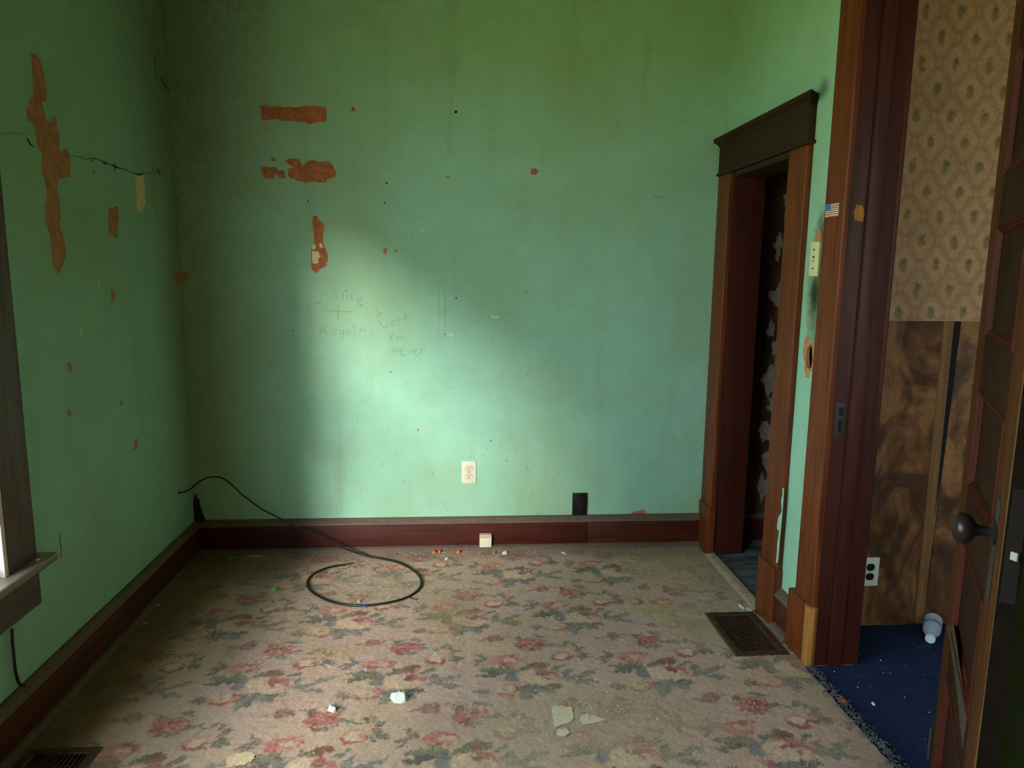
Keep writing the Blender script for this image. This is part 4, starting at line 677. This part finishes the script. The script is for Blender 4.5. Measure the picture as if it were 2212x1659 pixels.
# ------------------------------------------------------------------ carpets
def axis_coords(a, b, fine, coarse, f0):
    return np.concatenate([np.arange(a, f0, coarse), np.arange(f0, b, fine), [b]])
def paint_carpet(X, Y):
    n1 = fbm(X, Y, 55, V1); n2 = fbm(X, Y, 55, V2); n3 = fbm(X, Y, 130, V3); nb = fbm(X, Y, 3.2, V4); nm = fbm(X, Y, 11, V2)
    C = np.ones(X.shape+(3,))*L(188, 150, 136)
    blend(C, sst(.4, .65, nb)*.55, L(188, 154, 120)); blend(C, sst(.55, .75, nm)*.5, L(168, 130, 108)); blend(C, sst(.5, .7, fbm(X, Y, 5, V3))*.5, L(184, 148, 142))
    CR, RED, PINK, CREAM = L(136, 32, 50), L(154, 48, 54), L(186, 106, 102), L(208, 172, 142)
    GREEN, DK, GREY, MAU, BLUE, OLV = L(76, 84, 62), L(50, 54, 48), L(92, 100, 94), L(108, 84, 88), L(90, 92, 98), L(104, 92, 58)
    def ell(cx, cy, a, b_, rot, wob=.5):
        c, s = math.cos(rot), math.sin(rot); dx, dy = X_-cx, Y_-cy
        u = (dx*c+dy*s)/a; v = (-dx*s+dy*c)/b_
        return u, v, np.hypot(u, v)+(N1-.5)*wob+(N3-.5)*wob*.8
    def leaf(cx, cy, l, w_, deg, col, mid=None, amt=.9):
        c, s = math.cos(math.radians(deg)), math.sin(math.radians(deg)); dx, dy = X_-cx, Y_-cy
        u = (dx*c+dy*s)/l; v = (-dx*s+dy*c)/w_
        ser = 1+.35*np.sin(u*14+N1*5)
        e = np.abs(v)/np.maximum(.02, (1-u*u))/ser+(N3-.5)*.7; ok = (np.abs(u) < 1)
        m = sst(1.15, .7, e)*ok*amt; c2 = DK if mid is None else mid
        blend(S, m, col); blend(S, m*sst(.0, .5, v+(N2-.5)*.8)*.75, c2); blend(S, sst(.22, .08, np.abs(v))*ok*.35, L(140, 138, 116))
    pts = []
    for k in range(-4, 8):
        for i in range(-5, 6):
            pts.append((-0.405+0.457*i+(0.2285 if k % 2 else 0), 2.668-0.4205*k))
    for ox, oy in pts:
        if not (X.min()-.35 < ox < X.max()+.35 and Y.min()-.4 < oy < Y.max()+.4): continue
        ii = np.where((X[:, 0] > ox-.34) & (X[:, 0] < ox+.32))[0]; jj = np.where((Y[0] > oy-.37) & (Y[0] < oy+.2))[0]
        if len(ii) < 2 or len(jj) < 2: continue
        sl = np.s_[ii[0]:ii[-1]+1, jj[0]:jj[-1]+1]
        N1, N2, N3 = n1[sl], n2[sl], n3[sl]
        wx = (n1[sl]-.5)*.03+(n3[sl]-.5)*.016; wy = (n2[sl]-.5)*.03+(V1(X[sl]*190, Y[sl]*190)-.5)*.011
        X_ = X[sl]-ox+wx; Y_ = Y[sl]-oy+wy; S = C[sl]
        # leaves and sprays
        leaf(-.135, .042, .075, .022, 168, GREEN); leaf(-.165, .020, .055, .013, 186, DK); leaf(-.105, .062, .04, .013, 150, OLV)
        leaf(-.03, .062, .05, .016, 32, GREEN); leaf(.075, .056, .035, .012, 35, GREEN)
        leaf(.115, -.012, .05, .014, 12, GREY, MAU); leaf(.165, .012, .055, .013, 30, GREY, MAU); leaf(.155, -.038, .05, .014, -12, GREY, MAU); leaf(.10, .02, .03, .014, 60, GREY)
        leaf(-.045, -.085, .058, .026, 248, GREY); leaf(.01, -.075, .045, .024, -40, GREY); leaf(-.075, -.065, .03, .018, 210, DK); leaf(.045, -.055, .03, .016, -25, DK)
        leaf(-.20, .115, .045, .011, 195, MAU); leaf(-.19, .14, .035, .010, 140, MAU); leaf(-.21, .09, .03, .008, 220, MAU)
        leaf(-.05, -.285, .033, .014, -30, DK, GREY); leaf(-.07, -.30, .022, .009, -45, DK); leaf(-.10, -.205, .022, .012, 60, OLV); leaf(-.075, -.215, .018, .010, 100, OLV); leaf(-.13, -.22, .016, .008, 150, OLV); leaf(-.055, -.235, .02, .009, 20, DK)
        leaf(.285, -.21, .035, .010, 10, GREY); leaf(.255, -.145, .035, .012, -20, GREY); leaf(.18, -.165, .022, .014, 100, DK); leaf(.225, -.245, .04, .010, 5, GREY)
        leaf(-.195, -.075, .035, .016, 180, MAU)
        # small blue blooms
        u, v, e = ell(-.088, .0, .035, .028, .5); blend(S, sst(1.05, .75, e), BLUE); blend(S, sst(.6, .3, e+(N2-.5))*.6, L(116, 118, 124))
        # pink bloom above left
        u, v, e = ell(-.105, .112, .062, .036, .15); blend(S, sst(1.08, .8, e)*.95, PINK); blend(S, sst(.5, .62, N2+.1*u)*sst(1, .8, e), RED); blend(S, sst(.55, .2, np.hypot(u-.2, v+.1)+(N1-.5))*.8, CREAM)
        # dark red bloom on top
        u, v, e = ell(.012, .072, .032, .028, 0); blend(S, sst(1.05, .8, e), L(112, 46, 36)); blend(S, sst(.5, .65, N2)*sst(1, .8, e)*.8, OLV)
        # the big rose
        u, v, e = ell(.0, .0, .078, .052, -.12, .4); inn = sst(1.04, .88, e); blend(S, inn, CREAM)
        blend(S, inn*sst(.18, .55, .6*u+.75*v+(N1-.5)*.9+.25*np.sin(7*np.hypot(u, v)+3*np.arctan2(v, u))), CR)
        blend(S, inn*sst(.15, .5, .6*u+.5*v+(N2-.5)*.9)*.5, PINK); blend(S, inn*sst(.10, .0, np.abs(((np.hypot(u-.1, v-.1)*3.2+np.arctan2(v, u)/6.28*2) % 1)-.5)-.02)*.55, L(170, 96, 88))
        blend(S, sst(.25, .1, np.hypot((u-.12)/1.3, v-.28)+(N3-.5)*.2), L(106, 30, 34))
        # daisy
        u, v, e = ell(-.122, -.068, .058, .044, .1, .35); ang = np.arctan2(v, u); st = .5+.5*np.sin(ang*17+N1*4); inn = sst(1.05, .85, e+.12*st); blend(S, inn, CREAM*.95)
        blend(S, inn*sst(.45, .75, np.hypot(u, v)+(N2-.5)*.7)*sst(-.5, .5, .6*u-.8*v+.3), RED); blend(S, inn*st*sst(.3, .5, np.hypot(u, v))*.5, PINK); blend(S, sst(.32, .15, e), L(160, 146, 96))
        # bud on a stem
        u, v, e = ell(.09, -.157, .030, .028, .3, .35); inn = sst(1.05, .85, e); blend(S, inn, L(158, 96, 96)); blend(S, inn*sst(.1, .6, np.abs(u)+(N1-.5)*.4), L(120, 60, 58))
        for k in range(7): u2, v2, e2 = ell(.125+.012*k, -.148+.006*math.sin(k*1.1), .009, .0035, .2); blend(S, sst(1.1, .7, e2)*.8, L(124, 66, 60))
        leaf(.045, -.165, .03, .007, 190, L(150, 88, 84), L(120, 60, 58))
        # carnation
        u, v, e = ell(.217, -.20, .060, .040, .2, .8); inn = sst(1.05, .85, e); blend(S, inn, L(172, 82, 78)); blend(S, inn*sst(.5, .62, N2), CR*.9); blend(S, inn*sst(.56, .7, N3), L(196, 132, 114))
        # ring rose
        u, v, e = ell(-.130, -.29, .044, .036, .1, .35); inn = sst(1.05, .88, e); blend(S, inn, CREAM); blend(S, inn*sst(.45, .7, np.hypot(u, v)+(N1-.5)*.5)*sst(.6, -.3, v+.1), CR); blend(S, inn*sst(.55, .8, np.hypot(u, v)+(N2-.5)*.5)*.6, RED)
        u, v, e = ell(-.065, -.255, .020, .010, .4); blend(S, sst(1.05, .8, e)*.8, RED)
    # fading, wear, dirt and painted left-wall shade
    def blob(cx, cy, a, b_): return np.hypot((X-cx)/a, (Y-cy)/b_)+(nm-.5)*.9+(nb-.5)*.5
    base = L(178, 148, 116)
    blend(C, np.full(X.shape, .14)+.25*sst(.45, .65, n3)*sst(.4, .6, nm), L(174, 142, 114))
    blend(C, sst(1.2, .3, blob(.45, 1.98, .48, .20))*.80, L(170, 142, 114)); blend(C, sst(1.1, .5, blob(.12, 1.75, .25, .12))*.5, base)
    blend(C, sst(1.2, .5, blob(1.05, 3.15, .32, .30))*.72, L(172, 146, 106)); blend(C, sst(1.1, .5, blob(1.0, 2.62, .2, .3))*.7, L(168, 144, 110))
    blend(C, sst(1.1, .5, blob(.80, 2.72, .12, .08))*.8, L(178, 152, 108)); blend(C, sst(1.2, .4, blob(-.25, 2.98, .42, .18))*.45, L(160, 140, 112))
    blend(C, sst(1.1, .4, blob(-.02, 2.75, .16, .22))*.5, L(150, 122, 78)); blend(C, sst(1.1, .4, blob(.22, 2.635, .045, .04))*.85, L(150, 104, 44)); blend(C, sst(1.1, .4, blob(-.42, 2.45, .12, .06))*.5, L(168, 130, 80))
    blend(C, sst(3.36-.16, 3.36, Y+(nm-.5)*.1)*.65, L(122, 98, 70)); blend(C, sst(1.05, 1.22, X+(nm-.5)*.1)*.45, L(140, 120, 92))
    blend(C, sst(XL+.36, XL+.14, X+(nb-.5)*.22+(nm-.5)*.12)*.88, L(92, 62, 32)); blend(C, sst(1.2, .3, blob(-1.0, 3.2, .4, .28))*.7, L(92, 70, 40)); blend(C, sst(XL+.9, XL+.2, X)*.25, L(120, 92, 66))  # brown dirt along the left wall, partly its shadow painted in
    C *= (0.96+.46*n3)[..., None]
    return C
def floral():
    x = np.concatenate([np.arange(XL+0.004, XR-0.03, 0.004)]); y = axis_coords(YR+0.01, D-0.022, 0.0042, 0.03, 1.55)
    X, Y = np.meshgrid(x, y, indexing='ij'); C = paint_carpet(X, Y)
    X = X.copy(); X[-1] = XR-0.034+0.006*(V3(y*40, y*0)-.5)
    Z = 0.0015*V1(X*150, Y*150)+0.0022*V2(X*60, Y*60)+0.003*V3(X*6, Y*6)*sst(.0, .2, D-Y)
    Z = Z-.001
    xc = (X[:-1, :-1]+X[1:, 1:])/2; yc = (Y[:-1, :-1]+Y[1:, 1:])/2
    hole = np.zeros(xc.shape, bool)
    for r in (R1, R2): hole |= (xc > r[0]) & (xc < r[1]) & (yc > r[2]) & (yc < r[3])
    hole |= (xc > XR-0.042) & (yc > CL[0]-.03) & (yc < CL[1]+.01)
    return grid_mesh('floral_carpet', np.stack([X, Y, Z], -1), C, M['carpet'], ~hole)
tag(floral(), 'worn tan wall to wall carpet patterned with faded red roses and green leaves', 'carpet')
navy = tag(MB().box(XR+WT+0.001, XH, YR, HY-0.006, -0.004, 0.0).box(XR-0.034, XR+WT+0.001, DW[0]+.001, DW[1]-.001, -0.004, 0.0).build('navy_carpet', M['navy']), 'navy blue carpet on the hall floor beyond the doorway', 'carpet')

# ------------------------------------------------------------------ floor registers
def register(R, label):
    x0, x1, y0, y1 = R; r = empty('floor_register', ((x0+x1)/2, (y0+y1)/2, 0), label=label, cat='floor vent')
    f = 0.030; b = MB(); prof = [(0, 0.0005), (0, 0.004), (0.005, 0.008), (f-0.004, 0.008), (f, 0.005), (f, 0.0005)]
    for k in range(len(prof)):
        (o0, z0), (o1, z1) = prof[k], prof[(k+1) % len(prof)]
        A = [(x0+o0, y0+o0), (x1-o0, y0+o0), (x1-o0, y1-o0), (x0+o0, y1-o0)]; B = [(x0+o1, y0+o1), (x1-o1, y0+o1), (x1-o1, y1-o1), (x0+o1, y1-o1)]
        for i in range(4):
            j = (i+1) % 4; b.add([(*A[i], z0), (*A[j], z0), (*B[j], z1), (*B[i], z1)], [(0, 1, 2, 3)])
    b.build('frame', M['register'], r)
    n = 11; ix0, ix1, iy0, iy1 = x0+f, x1-f, y0+f, y1-f; bar = None
    for i in range(n):
        xc = ix0+(i+.5)*(ix1-ix0)/n
        if bar is None:
            bb_ = MB().box(xc-0.0022, xc+0.0022, iy0-.002, iy1+.002, -0.006, 0.0045); bar = bb_.build('louver', M['register'], r); x_first = xc
        else:
            c = bar.copy(); COL.objects.link(c); c.parent = r; c.location.x = xc-x_first
    cb = None
    for i in range(5):
        yc = iy0+(i+1)*(iy1-iy0)/6
        if cb is None: cb = MB().box(ix0, ix1, yc-0.002, yc+0.002, -0.008, 0.002).build('crossbar', M['register'], r); yf = yc
        else: c = cb.copy(); COL.objects.link(c); c.parent = r; c.location.y = yc-yf
    b = MB(); e = 0.023
    b.add([(x0+e, y0+e, -0.13), (x1-e, y0+e, -0.13), (x1-e, y1-e, -0.13), (x0+e, y1-e, -0.13), (x0+e, y0+e, -0.002), (x1-e, y0+e, -0.002), (x1-e, y1-e, -0.002), (x0+e, y1-e, -0.002)], [(0, 1, 2, 3), (0, 1, 5, 4), (1, 2, 6, 5), (2, 3, 7, 6), (3, 0, 4, 7)])
    b.build('duct', M['duct'], r)
    return r
register(REG1, 'brown metal floor register on the carpet beside the right baseboard, by the closet doorway')
register(REG2, 'brown metal floor register under the window, cut off by the bottom left corner')

# ------------------------------------------------------------------ electrical fittings
def duplex(name, cx, cz, w_, h_, wallax, at, sgn, plate, face, slot, label, cat, th=0.006, rim=None, holes=True, grp=None):
    """outlet on a wall: wallax 'y' lies in x/z, 'x' lies in y/z; sgn = direction out of the wall"""
    def bx(b, u0, u1, d0, d1, z0, z1):
        a, c = sorted((at+sgn*d0, at+sgn*d1))
        return b.box(u0, u1, a, c, z0, z1) if wallax == 'y' else b.box(a, c, u0, u1, z0, z1)
    loc = (cx, at, cz) if wallax == 'y' else (at, cx, cz)
    r = empty(name, loc, label=label, cat=cat, group=grp)
    bx(MB(), cx-w_/2, cx+w_/2, 0, th, cz-h_/2, cz+h_/2).build('cover_plate', plate, r, bev=0.003)
    for s in (1, -1):
        z = cz+s*0.0195; R = 0.017
        pts = [(cx+R*math.cos(a), z+max(-0.0142, min(0.0142, R*math.sin(a)))) for a in [k*math.pi/12 for k in range(24)]]
        if rim: MB().prism([(cx+(p-cx)*1.09, z+(q-z)*1.09) for p, q in pts], wallax, at+sgn*th*.5, at+sgn*(th+0.0004)).build('socket_rim', rim, r)
        rec = MB().prism(pts, wallax, at+sgn*th*.5, at+sgn*(th+0.0012)).build('socket', face, r)
        if holes:
            b = MB()
            bx(b, cx-0.0078, cx-0.0050, th, th+0.0015, z-0.001, z+0.0085); bx(b, cx+0.0050, cx+0.0078, th, th+0.0015, z-0.001, z+0.0085)
            b.prism([(cx+0.0032*math.cos(k*.7854), z-0.0082+0.0032*math.sin(k*.7854)) for k in range(8)], wallax, at+sgn*th, at+sgn*(th+0.0015))
            Mi = world(r).inverted(); b.v = [tuple(Mi @ Vector(q)) for q in b.v]; b.build('slots', slot, rec, local=True)
    MB().prism([(cx+0.003*math.cos(k*.7854), cz+0.003*math.sin(k*.7854)) for k in range(8)], wallax, at+sgn*th*.5, at+sgn*(th+0.001)).build('screw', M['screw'], r)
    return r
duplex('wall_outlet', 0.0565, 0.394, 0.072, 0.114, 'y', D, -1, M['ivory'], M['ivory'], M['slot'], 'ivory duplex outlet low on the green back wall', 'outlet', rim=M['rim'])
duplex('wall_outlet', 0.6155, 0.224, 0.074, 0.116, 'y', D, -1, M['black_plastic'], M['brown_plastic'], M['black'], 'black outlet plate resting on top of the back baseboard', 'outlet', th=0.012)
duplex('wall_outlet', 1.618, 0.229, 0.072, 0.118, 'y', HY-0.006, -1, M['white_plastic'], M['black_plastic'], M['black'], 'white outlet plate with black sockets on the hall panelling', 'outlet')
# phone jack on the baseboard
jk = empty('phone_jack', (0.142, D-0.02, 0.05), label='small ivory box jack fixed to the back baseboard with a short wire below', cat='phone jack')
MB().box(0.110, 0.170, D-0.046, D-0.02, 0.018, 0.084).build('body', M['ivory'], jk, bev=0.004)
MB().box(0.1095, 0.1705, D-0.049, D-0.040, 0.0675, 0.0845).build('lid', plain('ivory_lid', (186, 168, 136), 0.5), jk, bev=0.002)
MB().tube([(0.152, D-0.034, 0.02), (0.152, D-0.042, 0.012), (0.149, D-0.05, 0.006)], 0.0022).build('wire', M['rim'], jk, smooth=True)
# plate beside the hall doorway
pl = empty('wall_plate', (XR, 2.475, 1.435), label='cream wall plate with four dark holes above the sooty stain', cat='wall plate')
MB().prism([(2.507, 1.497), (2.4465, 1.4952), (2.4445, 1.374), (2.505, 1.3755)], 'x', XR, XR-0.007).build('plate', plain('cream_plate', (210, 200, 150), 0.45, 0.06, 20), pl, bev=0.0025)
b = MB()
for z, r_ in ((1.468, .004), (1.442, .005), (1.428, .003), (1.402, .004)): b.prism([(2.476+r_*1.3*math.cos(k*.7854), z+r_*math.sin(k*.7854)) for k in range(8)], 'x', XR-0.0065, XR-0.0076)
b.build('holes', M['slot'], pl)
# sticker on the casing
fl = empty('flag_sticker', (XR-0.025, 2.34, 1.593), label='small faded american flag sticker on the hall door casing', cat='sticker')
y0, y1, z0, z1 = 2.298, 2.383, 1.570, 1.615; xf = XR-0.025
MB().box(xf-0.0006, xf, y0, y1, z0, z1).build('backing', M['flag_white'], fl)
b = MB(); hs = (z1-z0)/13
for i in range(0, 13, 2): b.box(xf-0.0009, xf-0.0005, y0, y1, z1-(i+1)*hs, z1-i*hs)
b.build('stripes', M['flag_red'], fl)
MB().box(xf-0.0012, xf-0.0005, y1-(y1-y0)*.40, y1, z1-7*hs, z1).build('canton', M['flag_blue'], fl)

# ------------------------------------------------------------------ cables
def smooth_path(P, k=4):
    P = [Vector(p) for p in P]; out = []
    for i in range(len(P)-1):
        a, b_, c, d_ = P[max(i-1, 0)], P[i], P[i+1], P[min(i+2, len(P)-1)]
        for j in range(k):
            t = j/k; out.append(0.5*((2*b_)+(c-a)*t+(2*a-5*b_+4*c-d_)*t*t+(3*b_-a-3*c+d_)*t*t*t))
    out.append(P[-1]); return out
path = [Vector(p) for p in CABLE_AIR] + [Vector((x, y, 0.0075)) for x, y in CABLE_LOOP]
cb = empty('coiled_cable', (-0.3, 3.05, 0), label='thin black cable leaving the left wall and ending in a loop on the carpet', cat='cable')
sp_ = smooth_path(path); na_ = len(CABLE_AIR)*4
MB().tube(sp_, [0.0036+0.0016*min(1, max(0, (i-na_+16)/16)) for i in range(len(sp_))], 10).build('cord', M['cable'], cb, smooth=True)
e0, e1 = CABLE_END; MB().tube([(e0[0], e0[1], 0.008), ((e0[0]+e1[0])/2, (e0[1]+e1[1])/2, 0.009), (e1[0], e1[1], 0.008)], [0.0048, 0.0052, 0.0034], 10).build('connector', plain('cable_connector', (88, 92, 74), 0.4, 0.1, 20, 0.5), cb, smooth=True)
MB().tube([(XL+0.001, CABLE_AIR[0][1], CABLE_AIR[0][2]), (XL+0.005, CABLE_AIR[0][1]+.001, CABLE_AIR[0][2])], 0.006, 10).build('grommet', M['cable'], cb)
tag(MB().tube(smooth_path([(XL+0.012, y, z) for y, z in WIRE_LEFT] + [(XL+0.026, 2.006, 0.172)]), 0.0042, 8).build('window_wire', M['cable'], smooth=True), 'short black wire hanging down the left wall below the window apron', 'wire')

# ------------------------------------------------------------------ bottle in the hall
bd = Vector((0.62, 0.78, 0.0)).normalized(); R_ = 0.032
org = Vector((1.790, 2.392, 0.0175))
bt = empty('plastic_bottle', (org.x+.07, org.y+.06, 0), label='clear plastic water bottle lying on the navy hall carpet', cat='bottle')
def axisM(o_, d_): return Matrix.Translation(o_) @ d_.to_track_quat('Z', 'Y').to_matrix().to_4x4()
bd2 = Vector((bd.x, bd.y, 0.12)).normalized(); AM = axisM(org, bd2)
# axis rises so that both the cap and the body rest on the carpet
MB().lathe([(0.0135, 0.014), (0.0135, 0.024), (0.016, 0.032), (0.026, 0.052), (0.031, 0.066), (0.0315, 0.09), (0.029, 0.11), (0.0315, 0.125), (0.0315, 0.145)], AM, 24).build('body', M['bottle'], bt, smooth=True)
MB().lathe([(0.0165, 0.0), (0.0175, 0.002), (0.0175, 0.014), (0.0165, 0.015)], AM, 20).build('cap', M['cap_plastic'], bt, smooth=True)
MB().lathe([(0.0322, 0.084), (0.0322, 0.092)], AM, 24, caps=False).build('label_band', M['bottle_label'], bt, smooth=True)
MB().lathe([(0.0324, 0.093), (0.0324, 0.10)], AM, 24, caps=False).build('label_stripe', M['bottle_green'], bt, smooth=True)

# ------------------------------------------------------------------ scraps on the carpet
def scrap(name, key, size, h, mat, label, cat, flat=True, at=None, zb=0.002, seed=0, rot=None, n=7, aspect=.7):
    r = random.Random(seed or hash(key) % 999 if seed else sum(map(ord, key))); x, y = at or DEB[key]
    a0 = r.uniform(0, 6.28) if rot is None else rot
    b = MB(); ring = []
    for k in range(n):
        a = 2*math.pi*k/n+r.uniform(-.25, .25); q = size/2*r.uniform(.75, 1.15); ring.append((q*math.cos(a), aspect*q*math.sin(a)))
    c, s = math.cos(a0), math.sin(a0)
    lo = [(x+c*p-s*q, y+s*p+c*q, zb) for p, q in ring]
    lo_, hi_ = (.5, 1.0) if flat else (.15, 1.2)
    up = [(x+(c*p-s*q)*k_, y+(s*p+c*q)*k_, zb+h*r.uniform(lo_, hi_)) for (p, q), k_ in zip(ring, [.92 if flat else r.uniform(.45, 1.0) for _ in ring])]
    top = (x+r.uniform(-.1, .1)*size, y+r.uniform(-.1, .1)*size, zb+h*(1.0 if flat else 1.25))
    V = lo+up+[top]; F = [tuple(range(n))[::-1]]+[(i, (i+1) % n, n+(i+1) % n, n+i) for i in range(n)]+[(n+i, n+(i+1) % n, 2*n) for i in range(n)]
    b.add(V, F); return tag(b.build(name, mat), label, cat)
scrap('paper_scrap', 'white_big', .056, .022, M['paper'], 'largest white paper scrap, crumpled, on the carpet front', 'paper scrap', n=11, aspect=.95, flat=False)
scrap('paper_scrap', 'white_small', .036, .014, M['paper'], 'smaller crumpled white paper scrap, left of the largest one', 'paper scrap', n=9, flat=False)
scrap('plastic_chip', 'blue_a', .013, .002, M['blue_chip'], 'left one of the two flat cyan chips on the carpet', 'plastic chip', n=5)
scrap('plastic_chip', 'blue_b', .013, .002, M['blue_chip'], 'right one of the two flat cyan chips on the carpet', 'plastic chip', n=5)
scrap('plastic_chip', 'blue_c', .014, .006, M['blue_dark'], 'deep blue chip touching the front of the cable loop', 'plastic chip', n=5)
scrap('foil_scrap', 'grey_blue', .024, .006, M['grey_blue'], 'grey blue foil scrap lying inside the cable loop', 'foil scrap')
scrap('green_scrap', 'green', .030, .014, M['green_scrap'], 'bright green crumpled scrap on the carpet left of the cable loop', 'scrap', n=8)
G = 'orange crumbs along the back baseboard'
for k, sz, lb in (('orange_a', .026, 'bigger orange crumb at the back baseboard, leftmost of three'), ('orange_b', .022, 'orange crumb close beside the leftmost one at the baseboard'), ('orange_c', .02, 'lone orange crumb between the pair and the ivory jack')):
    o = scrap('orange_crumb', k, sz, .014, M['orange'], lb, 'crumb', n=7); o['group'] = G
scrap('orange_scrap', 'orange_hall', .020, .010, M['orange_hot'], 'vivid orange scrap at the frayed carpet edge by the hall', 'scrap')
scrap('paint_flake', 'flake_green', .062, .010, M['paint_chip'], 'large green paint flake leaning at the back baseboard near the left corner', 'paint flake', rot=.2, aspect=.5)
scrap('plaster_flake', 'flake_beige', .068, .010, M['beige_chip'], 'long beige plaster flake right of the green paint flake', 'plaster flake', rot=0, aspect=.42)
scrap('plaster_flake', 'paint_a', .030, .006, M['beige_chip'], 'beige plaster flake halfway along the left baseboard', 'plaster flake', rot=.9, aspect=.5)
scrap('plaster_flake', 'left_chip', .022, .006, M['paper'], 'small whitish flake at the left baseboard farther back', 'plaster flake')
scrap('plaster_flake', 'white_base', .028, .014, M['paper'], 'white plaster lump at the back baseboard right of the jack', 'plaster flake')
scrap('plaster_flake', 'white_base2', .030, .006, M['paper'], 'pale flake at the back baseboard below the black outlet', 'plaster flake', rot=2.4, aspect=.4)
scrap('nut_shell', 'nut', .020, .012, M['beige_chip'], 'brown crumb just right of the jack wire', 'crumb')
scrap('paper_scrap', 'pinkbit', .026, .006, M['paper'], 'pinkish white paper bit in front of the orange crumbs', 'paper scrap')
scrap('paper_scrap', 'hallwhite', .016, .006, M['paper'], 'white paper bit on the navy carpet right of the orange scrap', 'paper scrap', zb=0.0)
scrap('plastic_scrap', 'plastic_a', .036, .010, M['bottle'], 'shiny clear plastic scrap at the far edge of the right register', 'plastic scrap', rot=2.0, aspect=.4)
scrap('plastic_scrap', 'plastic_b', .030, .010, M['bottle'], 'shiny clear plastic scrap touching the closet casing base', 'plastic scrap', rot=2.2, aspect=.4)
n0, n1_ = DEB['nail0'], DEB['nail1']
nl = empty('nail', (n0[0], n0[1], 0), label='dark nail lying beside the right of the cable loop', cat='nail')
MB().tube([(n0[0], n0[1], 0.006), (n1_[0], n1_[1], 0.006)], 0.0018, 6).build('shank', M['cable'], nl)
b = MB().tube([(n0[0]-.0025, n0[1]+.0015, 0.0065), (n0[0], n0[1], 0.0065)], 0.005, 8); b.build('head', M['paper'], nl)
for q in BACKING: tag(MB().prism(jag(q, .002), 'z', 0.0045, 0.0057).build('carpet_backing', M['backing']), None, None)
lab = ['largest bare tan backing patch torn in the carpet centre', 'pointed bare backing patch right of the largest one', 'smallest bare backing patch in front of the largest one']
for o, l_ in zip([o for o in COL.objects if o.name.startswith('carpet_backing')], lab): tag(o, l_, 'carpet patch', 'bare backing patches in the carpet')
tag(MB().prism(jag(CREAM_PATCH, .004), 'z', 0.004, 0.0052).build('stain_patch', M['cream_patch']), 'cream coloured crusty patch on the carpet near the bottom left', 'stain')

def flakes(name, pts, mat, label, cat, smin, smax, zb=0.003):
    b = MB()
    for x, y in pts:
        s = random.uniform(smin, smax); a = random.uniform(0, 6.28); z = zb+random.uniform(0, .002)
        V = [(x+s*math.cos(a+k*2.09)*random.uniform(.6, 1), y+s*math.sin(a+k*2.09)*random.uniform(.6, 1), z) for k in range(3)]
        V.append((x, y, z+s*random.uniform(.5, 1.0))); b.add(V, [(0, 2, 1), (0, 1, 3), (1, 2, 3), (2, 0, 3)])
    return tag(b.build(name, mat), label, cat, kind='stuff')
pts = [(random.uniform(XL+.06, XR-.06), random.uniform(1.75, 3.34)) for _ in range(230)]
pts += [(random.gauss(-.3, .2), random.gauss(3.0, .14)) for _ in range(110)] + [(random.uniform(-1.2, 1.2), D-.05-abs(random.gauss(0, .035))) for _ in range(150)]
pts += [(random.gauss(.45, .2), random.gauss(2.05, .1)) for _ in range(60)]
pts = [p for p in pts if XL+.05 < p[0] < XR-.05 and 1.6 < p[1] < D-.048]
flakes('plaster_crumbs', pts, M['crumb'], 'tiny white plaster crumbs scattered all over the carpet', 'crumbs', .0012, .0042)
pts = [(random.uniform(XR+.02, 2.1), random.uniform(1.6, 2.5)) for _ in range(90)]
flakes('hall_crumbs', pts, M['crumb'], 'tiny pale specks scattered on the navy hall carpet', 'crumbs', .0012, .004, 0.0)
b = MB()
for _ in range(420):
    y = random.uniform(1.55, 2.25); x = XR-.028+random.gauss(.004, .011); a = random.uniform(0, 6.28); l = random.uniform(.006, .022); z = 0.003+abs(random.gauss(0, .005))
    b.tube([(x, y, z), (x+math.cos(a)*l*.5, y+math.sin(a)*l*.5, z+random.uniform(.001, .008)), (x+math.cos(a)*l, y+math.sin(a)*l, z)], random.uniform(.0006, .0017), 3)
tag(b.build('frayed_edge', M['fray']), 'frayed grey threads and lint along the carpet edge at the hall doorway', 'carpet edge', kind='stuff')
b = MB()
for _ in range(60):
    x = random.gauss(.42, .12); y = random.gauss(2.02, .05); a = random.uniform(0, 6.28); l = random.uniform(.006, .018)
    b.tube([(x, y, .004), (x+math.cos(a)*l*.5+.003, y+math.sin(a)*l*.5, .009), (x+math.cos(a)*l, y+math.sin(a)*l, .004)], random.uniform(.0006, .0014), 3)
tag(b.build('loose_threads', M['thread']), 'loose pale threads curling up around the worn backing patches', 'threads', kind='stuff')
b = MB()
for _ in range(26):
    y = random.uniform(1.2, 2.14); x = random.uniform(XL-.02, XL+.045); s = random.uniform(.001, .004)
    b.box(x-s, x+s, y-s, y+s*1.5, WZ[0]+.003, WZ[0]+.003+s)
tag(b.build('sill_crumbs', M['crumb']), 'dusty paint crumbs on the window stool', 'crumbs', kind='stuff')
